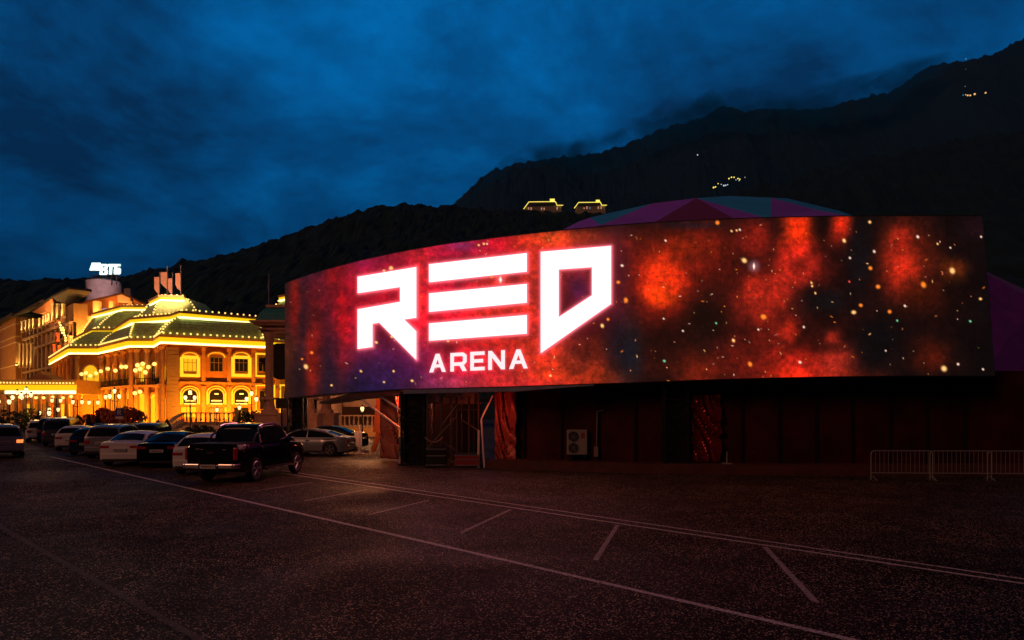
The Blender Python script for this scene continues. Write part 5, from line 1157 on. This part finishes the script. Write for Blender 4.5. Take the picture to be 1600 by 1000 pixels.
# ================================================================ CARS
M_tyre = mat('tyre_rubber', (.015, .015, .015), .85); M_rim = mat('alloy_rim', (.5, .5, .52), .3, metal=.9); M_cglass = mat('car_glass', (.012, .014, .02), .06, spec=.6); M_trim = mat('black_trim', (.015, .015, .016), .55)
M_tail = mat('tail_lens', (.45, .02, .015), .25, coat=.5); M_head = mat('head_lens', (.6, .6, .62), .15); M_plate = mat('plate_white', (.75, .72, .72), .5); M_chrome = mat('chrome', (.75, .75, .76), .14, metal=1)
M_taillit = mat('tail_lit', (.8, .2, .1), .3, emit=(1, .22, .05), es=1.6)
def paint(n, c, rough=.28, metal=.3): return mat('paint_' + n, c, rough, metal=metal, coat=.6)
P_white = paint('white', (.82, .80, .80), .3, 0); P_silver = paint('silver', (.42, .42, .44), .3, .6); P_black = mat('paint_black', (.003, .003, .004), .06, spec=.22); P_navy = paint('navy', (.015, .03, .10), .2, .3); P_grey = paint('grey', (.12, .12, .13), .25, .5); P_blue = paint('blue', (.03, .10, .30), .3, .3)
SPEC = {
 'sedan': dict(L=4.75, W=1.84, wb=2.80, r=.335, zb=.20, top=[(-2.375, .98), (-2.30, 1.02), (-1.75, 1.06), (-1.2, .96), (.9, .95), (1.5, .93), (2.1, .82), (2.375, .66)], roof=[(-1.78, 1.03), (-1.0, 1.36), (-.45, 1.445), (.15, 1.45), (.55, 1.40), (1.30, .95)], rw=(.80, .58), split=(-.25,)),
 'coupe': dict(L=4.8, W=1.86, wb=2.85, r=.345, zb=.20, top=[(-2.4, .92), (-2.33, 1.0), (-1.95, 1.02), (-1.2, .95), (.9, .94), (1.5, .92), (2.1, .80), (2.4, .64)], roof=[(-2.05, 1.01), (-1.2, 1.30), (-.45, 1.42), (.15, 1.43), (.55, 1.37), (1.35, .94)], rw=(.80, .57), split=(-.2,)),
 'suv': dict(L=4.6, W=1.86, wb=2.68, r=.36, zb=.26, top=[(-2.3, 1.0), (-2.25, 1.06), (-1.8, 1.05), (0, 1.02), (1.0, 1.03), (1.7, .98), (2.15, .86), (2.3, .68)], roof=[(-2.22, 1.05), (-1.95, 1.55), (-1.5, 1.66), (-.3, 1.69), (.35, 1.63), (1.10, 1.03)], rw=(.82, .64), split=(-1.25, -.15)),
 'hatch': dict(L=4.3, W=1.80, wb=2.62, r=.335, zb=.21, top=[(-2.15, .92), (-2.08, 1.0), (-1.7, 1.0), (0, .96), (.95, .96), (1.5, .92), (2.0, .80), (2.15, .64)], roof=[(-2.02, 1.0), (-1.55, 1.36), (-1.1, 1.46), (-.2, 1.49), (.35, 1.44), (1.15, .96)], rw=(.79, .60), split=(-1.2, -.15)),
 'van': dict(L=4.9, W=1.92, wb=2.95, r=.36, zb=.24, top=[(-2.45, 1.0), (-2.4, 1.1), (-1.8, 1.1), (0, 1.08), (1.3, 1.06), (1.9, .98), (2.3, .84), (2.45, .68)], roof=[(-2.38, 1.1), (-2.22, 1.75), (-1.9, 1.86), (-.2, 1.9), (.7, 1.82), (1.55, 1.06)], rw=(.86, .70), split=(-1.4, -.1, .7)),
 'pickup': dict(L=5.2, W=1.92, wb=3.05, r=.40, zb=.36, top=[(-2.6, 1.24), (-2.57, 1.27), (-.98, 1.27), (-.9, 1.22), (.9, 1.22), (1.2, 1.22), (2.1, 1.16), (2.45, 1.04), (2.6, .80)], roof=[(-1.02, 1.22), (-.94, 1.78), (-.7, 1.87), (.2, 1.90), (.62, 1.84), (1.25, 1.22)], rw=(.86, .72), split=(-.02,)),
}
def car(name, kind, body, label, cat='car', group=None, tail=None, lit=False, rims=None):
    s = SPEC[kind]; L, W, wb, r, zb = s['L'], s['W'], s['wb'], s['r'], s['zb']
    root = empty(name, (0, 0, 0), 0, label, cat, group)
    xr = -wb / 2 + (-.05 if kind != 'pickup' else .12); xf = xr + wb; ra = r + .065
    stn = sorted(set([-L / 2, -L / 2 + .03, -L / 2 + .09, -L / 2 + .2, L / 2, L / 2 - .04, L / 2 - .12, L / 2 - .25] + [round(-L / 2 + L * i / 30, 3) for i in range(1, 30)] + [round(c + ra * math.cos(R(a)), 3) for c in (xr, xf) for a in range(0, 181, 15)]))
    tx, tz = [p[0] for p in s['top']], [p[1] for p in s['top']]
    mb = MB(); secs = []
    for x in stn:
        e = min(abs(x + L / 2), abs(L / 2 - x)); f = 1 - .16 * max(0, 1 - e / .55) ** 2.2; 
        if x > L / 2 - 1.2: f *= 1 - .05 * ((x - (L / 2 - 1.2)) / 1.2) ** 2
        w = W / 2 * f; zt = float(np.interp(x, tx, tz)); b = zb + .10 * max(0, 1 - e / .4)
        za = b
        for c in (xr, xf):
            if abs(x - c) < ra: za = max(za, r + math.sqrt(max(ra * ra - (x - c) ** 2, 0)))
        zs = max(zt - .10, za + .04)
        zm = za + (zs - za) * .45
        half = [(0, b), (w * .8, b), (w * .82, za), (w * .975, za), (w * 1.0, zm), (w * .985, zm + (zs - zm) * .7), (w * .955, zs), (w * .89, zt - .005), (w * .6, zt + .018), (0, zt + .03)]
        secs.append([Vector((x, y, z)) for y, z in half] + [Vector((x, -y, z)) for y, z in reversed(half[1:-1])])
    n = len(secs[0])
    for q in secs: mb.v += q
    for i in range(len(secs) - 1):
        for j in range(n): mb.f.append((i * n + j, i * n + (j + 1) % n, (i + 1) * n + (j + 1) % n, (i + 1) * n + j)); mb.m.append(0)
    mb.f += [tuple(range(n)), tuple(range((len(secs) - 1) * n, len(secs) * n))]; mb.m += [0, 0]
    mb.build('body', body, root, smooth=True)
    # cabin shell
    ro = s['roof']; wb_, wt_ = s['rw']; z0 = min(ro[0][1], ro[-1][1]); z1 = max(p[1] for p in ro)
    def wz(z): return wb_ + (wt_ - wb_) * max(0, (z - z0) / (z1 - z0)) ** 1.25
    fine = []
    for (xa_, za_), (xb_, zb2) in zip(ro[:-1], ro[1:]):
        for i in range(5): fine.append((xa_ + (xb_ - xa_) * i / 5, za_ + (zb2 - za_) * i / 5))
    fine.append(ro[-1])
    sm = [fine[0]] + [((a[0] + 2 * b[0] + c[0]) / 4, (a[1] + 2 * b[1] + c[1]) / 4) for a, b, c in zip(fine[:-2], fine[1:-1], fine[2:])] + [fine[-1]]
    mb = MB(); secs = []
    for x, z in sm:
        zl = z0 - .12; w1 = wz(z)
        cs = [(wz(zl + (z - zl) * k), zl + (z - zl) * k) for k in (0, .3, .55, .8, .93)] + [(w1 - .05, z + .0), (w1 * .55, z + .035), (0, z + .045)]
        secs.append([Vector((x, y, q)) for y, q in cs] + [Vector((x, -y, q)) for y, q in reversed(cs[:-1])])
    n = len(secs[0])
    for q in secs: mb.v += q
    for i in range(len(secs) - 1):
        for j in range(n - 1): mb.f.append((i * n + j, i * n + j + 1, (i + 1) * n + j + 1, (i + 1) * n + j)); mb.m.append(0)
    mb.f += [tuple(range(n)), tuple(range((len(secs) - 1) * n, len(secs) * n))]; mb.m += [0, 0]
    mb.build('cabin', body, root, smooth=True)
    # glass panels, proud of the shell
    def prof(x): return float(np.interp(x, [p[0] for p in sm], [p[1] for p in sm]))
    xs0, xs1 = ro[0][0] + .16, ro[-1][0] - .22
    cuts = [xs0] + list(s['split']) + [xs1]
    for sd_ in (-1, 1):
        for a, b in zip(cuts[:-1], cuts[1:]):
            a += .03; b -= .03; pts = []
            k = 8; zb0 = z0 + .05
            tops = [(a + (b - a) * i / k, prof(a + (b - a) * i / k) - .075) for i in range(k + 1)]
            tops = [t for t in tops if t[1] > zb0 + .03]
            if len(tops) < 2: continue
            poly = [(tops[0][0], zb0)] + tops + [(tops[-1][0], zb0)]
            mb = MB(); vs = [Vector((x, sd_ * (wz(z) + .008 + .006 * 0), z)) for x, z in poly]; m_ = len(vs)
            inn = [Vector((x, sd_ * (wz(z) - .03), z)) for x, z in poly]
            # strips so the panel follows the curve of the side
            V = []; rows = 5
            for (x, zt_) in tops:
                for j in range(rows + 1):
                    z = zb0 + (zt_ - zb0) * j / rows; V.append(Vector((x, sd_ * (wz(z) + .01), z)))
            mb.add(V, [(i * (rows + 1) + j, (i + 1) * (rows + 1) + j, (i + 1) * (rows + 1) + j + 1, i * (rows + 1) + j + 1) for i in range(len(tops) - 1) for j in range(rows)])
            mb.build('side_window', M_cglass, root, smooth=True)
    for nm, (pa_, pb_) in (('rear_window', (ro[0], ro[1])), ('windscreen', (ro[-1], ro[-2]))):
        a = Vector((pa_[0], 0, pa_[1])); b = Vector((pb_[0], 0, pb_[1])); d = b - a; nn = Vector((-d.z, 0, d.x)).normalized()
        if (nn.x > 0) != (nm == 'windscreen'): nn = -nn
        V = []
        for i in range(5):
            t_ = .12 + .80 * i / 4; c = a + d * t_; w1 = wz(c.z) - .09
            for j in range(7):
                y = -w1 + 2 * w1 * j / 6; V.append(Vector((c.x, y, c.z)) + nn * (.014 + .05 * (1 - (y / w1) ** 2)) )
        mb = MB(); mb.add(V, [(i * 7 + j, i * 7 + j + 1, (i + 1) * 7 + j + 1, (i + 1) * 7 + j) for i in range(4) for j in range(6)]); mb.build(nm, M_cglass, root, smooth=True)
    # wheels
    rim_m = rims or M_rim
    for wx in (xr, xf):
        for sd_ in (-1, 1):
            MX = Matrix.Rotation(R(90), 4, 'X'); c = Vector((wx, sd_ * (W / 2 - .115), r))
            mb = MB(); mb.lathe([(r * .70, -.105), (r * .93, -.11), (r, -.075), (r, .075), (r * .93, .11), (r * .70, .105)], c, 24, M=MX); wh = mb.build('wheel', M_tyre, root, smooth=True)
            mb = MB(); mb.lathe([(r * .70, -.085), (r * .70, .085)], c, 24, M=MX)
            mb2 = MB(); y0 = c.y + sd_ * .088; y1 = c.y + sd_ * .108
            for t_ in range(5):
                a = 2 * math.pi * t_ / 5 + .3
                for da in (-.14, .14):
                    p0 = Vector((c.x + .05 * math.cos(a), y1 - sd_ * .004, c.z + .05 * math.sin(a))); p1 = Vector((c.x + r * .66 * math.cos(a + da), y1 - sd_ * .008, c.z + r * .66 * math.sin(a + da))); mb2.tube(p0, p1, .022, 5)
            mb2.path([Vector((c.x + r * .67 * math.cos(i * math.pi / 12), y1 - sd_ * .012, c.z + r * .67 * math.sin(i * math.pi / 12))) for i in range(25)], .018, 5)
            mb2.tube((c.x, y0, c.z), (c.x, y1 + sd_ * .006, c.z), .055, 8)
            mb.build('hub', M_trim, wh); mb2.build('rim', rim_m, wh)
    # rear: lamps, plate, bumper
    xe = -L / 2; zt = s['top'][0][1]; hwr = W / 2 * .84
    for sd_ in (-1, 1):
        mb = MB()
        if kind == 'pickup': mb.box(xe - .025, xe + .10, sd_ * (hwr - .02), sd_ * (hwr + .075), .78, 1.18)
        elif kind in ('suv', 'van'): mb.box(xe - .012, xe + .12, sd_ * (hwr - .26), sd_ * (hwr + .02), zt - .23, zt - .06)
        else: mb.box(xe - .012, xe + .13, sd_ * (hwr - .36), sd_ * (hwr + .02), zt - .19, zt - .075)
        mb.build('tail_light', M_taillit if lit else M_tail, root, bevel=.02)
        mb = MB(); xf_ = L / 2; hz_ = s['top'][-1][1]
        mb.box(xf_ - .22, xf_ - .02, sd_ * (hwr - .36), sd_ * (hwr - .02), hz_ - .06, hz_ + .10); mb.build('headlight', M_head, root, bevel=.02)
        mb = MB(); xm = ro[-1][0] - .28; mb.box(xm - .07, xm + .07, sd_ * (wz(z0) + .0), sd_ * (wz(z0) + .24), z0 + .04, z0 + .19); mb.build('mirror', body if kind != 'pickup' else M_chrome, root, bevel=.03)
        for hx in list(s['split'])[:1] + [s['split'][-1] + .75 if kind != 'pickup' else .72]:
            mb = MB(); mb.box(hx - .14, hx + .04, sd_ * (W / 2 * .985), sd_ * (W / 2 + .025), z0 - .12, z0 - .085); mb.build('door_handle', M_chrome if kind == 'pickup' else body, root)
    pz = {'pickup': .58, 'sedan': .72, 'coupe': .6, 'suv': .80, 'hatch': .62, 'van': .82}[kind]
    bmp = M_chrome if kind == 'pickup' else body
    mb = MB(); bz0, bz1 = (.50, .66) if kind == 'pickup' else (zb + .12, zb + .36)
    if kind == 'pickup':
        mb.box(xe - .13, xe + .02, -hwr - .03, -.32, bz0, bz1); mb.box(xe - .13, xe + .02, .32, hwr + .03, bz0, bz1); mb.box(xe - .11, xe + .0, -.32, .32, bz0 - .02, bz1 - .03)
        for sd_ in (-1, 1): mb.box(xe - .11, xe + .25, sd_ * (hwr + .02), sd_ * (hwr + .10), bz0, bz1)
    else: mb.box(xe - .05, xe + .1, -hwr + .04, hwr - .04, bz0, bz1)
    mb.build('rear_bumper', bmp, root, bevel=.03)
    px0 = xe - (.155 if kind == 'pickup' else .062 if bz0 < pz < bz1 else .035)
    mb = MB(); mb.box(px0 - .012, px0 + (.05 if kind == 'pickup' else .03), -.26, .26, pz - .058, pz + .058); pl = mb.build('number_plate', M_plate, root)
    mb = MB(); y = .22
    for i, wd in enumerate((.035, .05, .05, .05, .035, .035, .03, .03)):
        mb.box(px0 - .0145, px0 - .0125, y - wd, y, pz - (.032 if i % 3 else .026), pz + .03 * (.7 if i % 2 else 1)); y -= wd + .018
    mb.build('plate_marks', M_trim, pl)
    if kind != 'pickup':
        mb = MB(); mb.box(xe - .045, xe + .05, -hwr + .12, hwr - .12, zb + .02, zb + .12); mb.build('diffuser', M_trim, root)
    if kind in ('suv', 'van'):
        mb = MB()
        for sd_ in (-1, 1): mb.path([Vector((x, sd_ * (wt_ - .03), prof(x) + .075)) for x in (ro[1][0] + .15, ro[2][0] + .1, ro[3][0], ro[4][0] - .05)], .018, 6)
        mb.build('roof_rails', M_chrome, root)
    mb = MB(); mb.box(xr + ra + .04, xf - ra - .04, W / 2 - .03, W / 2 + .005, zb - .02, zb + .09); mb.box(xr + ra + .04, xf - ra - .04, -W / 2 - .005, -W / 2 + .03, zb - .02, zb + .09)
    mb.build('side_sill', M_trim, root)
    mb = MB()
    for gx in list(s['split']) + [xs1 + .0]:
        for sd_ in (-1, 1): mb.box(gx - .004, gx + .004, sd_ * W / 2 * .97, sd_ * (W / 2 + .0015), zb + .12, z0 - .09)
    mb.build('door_gaps', M_trim, root)
    if kind == 'pickup':
        mb = MB()
        for sd_ in (-1, 1):
            mb.tube((xr + ra + .1, sd_ * (W / 2 + .06), zb + .03), (xf - ra - .1, sd_ * (W / 2 + .06), zb + .03), .04, 8)
        mb.build('side_step', M_chrome, root, smooth=True)
        mb = MB(); mb.box(-2.5, -1.05, -.78, .78, 1.27, 1.305); mb.build('bed_cover', M_trim, root)
        for sd_ in (-1, 1): mb = MB(); mb.path([Vector((-1.45, sd_ * .80, 1.28)), Vector((-1.22, sd_ * .78, 1.55)), Vector((-1.1, sd_ * .77, 1.60)), Vector((-1.0, sd_ * .76, 1.60))], .035, 8); mb.build('roll_bar', M_trim, root, smooth=True)
        mb = MB()
        for sd_ in (-1, 1): mb.path([Vector((x, sd_ * (wz(prof(x)) - .02), prof(x) + .03)) for x in (-.86, -.6, -.2, .2, .6, .95, 1.25)], .026, 6)
        mb.path([Vector((-1.0, -.86, 1.28)), Vector((-.97, -.80, 1.55)), Vector((-.93, -.74, 1.80))], .03, 6); mb.build('roof_rails', M_chrome, root, smooth=True)
        mb = MB(); 
        for x, y, w_ in ((.42, .12, .07), (.28, .02, .05), (-.5, .0, .06)): mb.box(xe - .035, xe - .02, x - w_, x + w_, 1.10 + y * .2, 1.125 + y * .2)
        mb.build('tailgate_badge', M_chrome, root)
        mb = MB(); mb.box(xe - .03, xe - .01, -.12, .12, .98, 1.05); mb.build('tailgate_handle', M_trim, root)
    return root
def place(root, px_, py_, hdg, side=-1, wheel='rear'):
    """put the contact point of a wheel (rear, side -1 = right / +1 = left) at a picture point; hdg degrees from the view direction towards +X"""
    k = None
    for c in root.children:
        if c.name.startswith('wheel'):
            v = sum((Vector(b) for b in c.bound_box), Vector()) / 8
            if (v.y > 0) == (side > 0) and (k is None or (v.x < k.x) == (wheel == 'rear')): k = v
    g = G(px_, py_); a = R(90 - hdg); rot = Matrix.Rotation(a, 3, 'Z'); off = rot @ Vector((k.x, k.y, 0))
    root.location = (g.x - off.x, g.y - off.y, 0.0); root.rotation_euler = (0, 0, a)
pk = car('pickup_truck', 'pickup', P_black, 'black double cab pickup truck with chrome bumper and side step, nearest of the parked row', 'pickup truck'); place(pk, 397, 751.5, 8)
GRP = 'cars parked in the bays'
c = car('parked_car', 'hatch', P_white, 'white hatchback half hidden behind the black pickup', group=GRP); place(c, 283, 740, -3, 1)
c = car('parked_car', 'sedan', P_black, 'black sedan between a white sedan and the white hatchback', group=GRP); place(c, 226, 729.5, -8, 1)
c = car('parked_car', 'sedan', P_white, 'pale white sedan with red tail lamps left of the black sedan', group=GRP); place(c, 170, 727, -8, 1)
c = car('parked_car', 'suv', P_silver, 'silver grey tall car with roof rails just behind the pale white sedan', group=GRP); place(c, 143, 716, -10, 1)
c = car('parked_car', 'hatch', P_navy, 'dark blue car between the silver grey one and the small white one', group=GRP); place(c, 116, 711, -14, 1)
c = car('parked_car', 'hatch', P_white, 'small white car between the dark blue car and the dark van', group=GRP); place(c, 92, 704, -18, 1)
c = car('parked_car', 'van', P_grey, 'dark grey van with roof rails in the middle of the far row', 'van', group=GRP); place(c, 71, 697, -20, 1)
c = car('parked_car', 'suv', P_white, 'white off roader at the far end of the row under the lamps', group=GRP); place(c, 43, 691, -32, 1)
c = car('parked_car', 'suv', P_silver, 'silver car with a lit tail lamp cut by the left picture edge', group=None, lit=True); place(c, 33, 714, -42, -1)
c = car('parked_car', 'coupe', P_silver, 'pale coupe seen from the side beneath the left end of the screen', group=None); place(c, 516, 712.5, -87, 1)
c = car('parked_car', 'sedan', P_black, 'black car mostly hidden behind the pale coupe', group=None); place(c, 540, 703, -84, 1)
c = car('parked_car', 'sedan', P_silver, 'silver car roof showing beyond the pale coupe at the black pylon', group=None); place(c, 478, 699, -85, 1)
c = car('parked_car', 'van', P_navy, 'blue van behind the dark grey van in the far row', 'van', group=GRP); place(c, 62, 691, -22, 1)
c = car('parked_car', 'suv', P_grey, 'grey car roof showing above the black and white sedans', group=GRP); place(c, 205, 706, -10, 1)
# ================================================================ AIR
HAZE = True
if HAZE:
    m = bpy.data.materials.new('haze'); m.use_nodes = True; t = m.node_tree; t.nodes.clear()
    v = t.nodes.new('ShaderNodeVolumePrincipled'); v.inputs['Color'].default_value = (.03, .5, 1, 1); v.inputs['Density'].default_value = .00012
    o_ = t.nodes.new('ShaderNodeOutputMaterial'); t.links.new(v.outputs[0], o_.inputs['Volume'])
    mb = MB(); mb.box(-3990, 4490, -50, 5900, -1, 1100); tag(mb.build('haze', m), kind='stuff')

# low cloud dragging over the far ridge
m = bpy.data.materials.new('cloud_vapour'); m.use_nodes = True; t = m.node_tree; t.nodes.clear()
tc_ = t.nodes.new('ShaderNodeTexCoord'); nz = t.nodes.new('ShaderNodeTexNoise'); nz.inputs['Scale'].default_value = .008; nz.inputs['Detail'].default_value = 8; nz.inputs['Distortion'].default_value = .6; nz.inputs['Roughness'].default_value = .6
t.links.new(tc_.outputs['Object'], nz.inputs[0])
mr = t.nodes.new('ShaderNodeMapRange'); mr.inputs[1].default_value = .45; mr.inputs[2].default_value = .72; mr.inputs[3].default_value = 0; mr.inputs[4].default_value = .02
t.links.new(nz.outputs[0], mr.inputs[0]); v = t.nodes.new('ShaderNodeVolumePrincipled'); v.inputs['Color'].default_value = (.02, .55, 1, 1); t.links.new(mr.outputs[0], v.inputs['Density'])
o_ = t.nodes.new('ShaderNodeOutputMaterial'); t.links.new(v.outputs[0], o_.inputs['Volume'])
rdg = [(x, interp(far_r, x)) for x in range(700, 1560, 30)]
mb = MB(); n_ = len(rdg); D_ = 1820
for x, y in rdg:
    h_ = HC + (HY - y) * D_ / F; w_ = 1; e_ = max(.02, min(1, (x - 700) / 160.0, (1560 - x) / 160.0))
    mb.v += [Vector(((x - 800) * D_ / F, D_ + k, h_ + dz)) for k, dz in ((0, -60 * e_), (160 * e_, -20 * e_), (190 * e_, 85 * e_), (0, 60 * e_))]
for i in range(n_ - 1):
    for j in range(4): mb.f.append((i * 4 + j, i * 4 + (j + 1) % 4, i * 4 + 4 + (j + 1) % 4, i * 4 + 4 + j)); mb.m.append(0)
mb.f += [(0, 1, 2, 3), tuple(range(4 * n_ - 4, 4 * n_))]; mb.m += [0, 0]
tag(mb.build('cloud', m), kind='stuff')
SC.cycles.volume_step_rate = 1.0; SC.cycles.volume_max_steps = 64
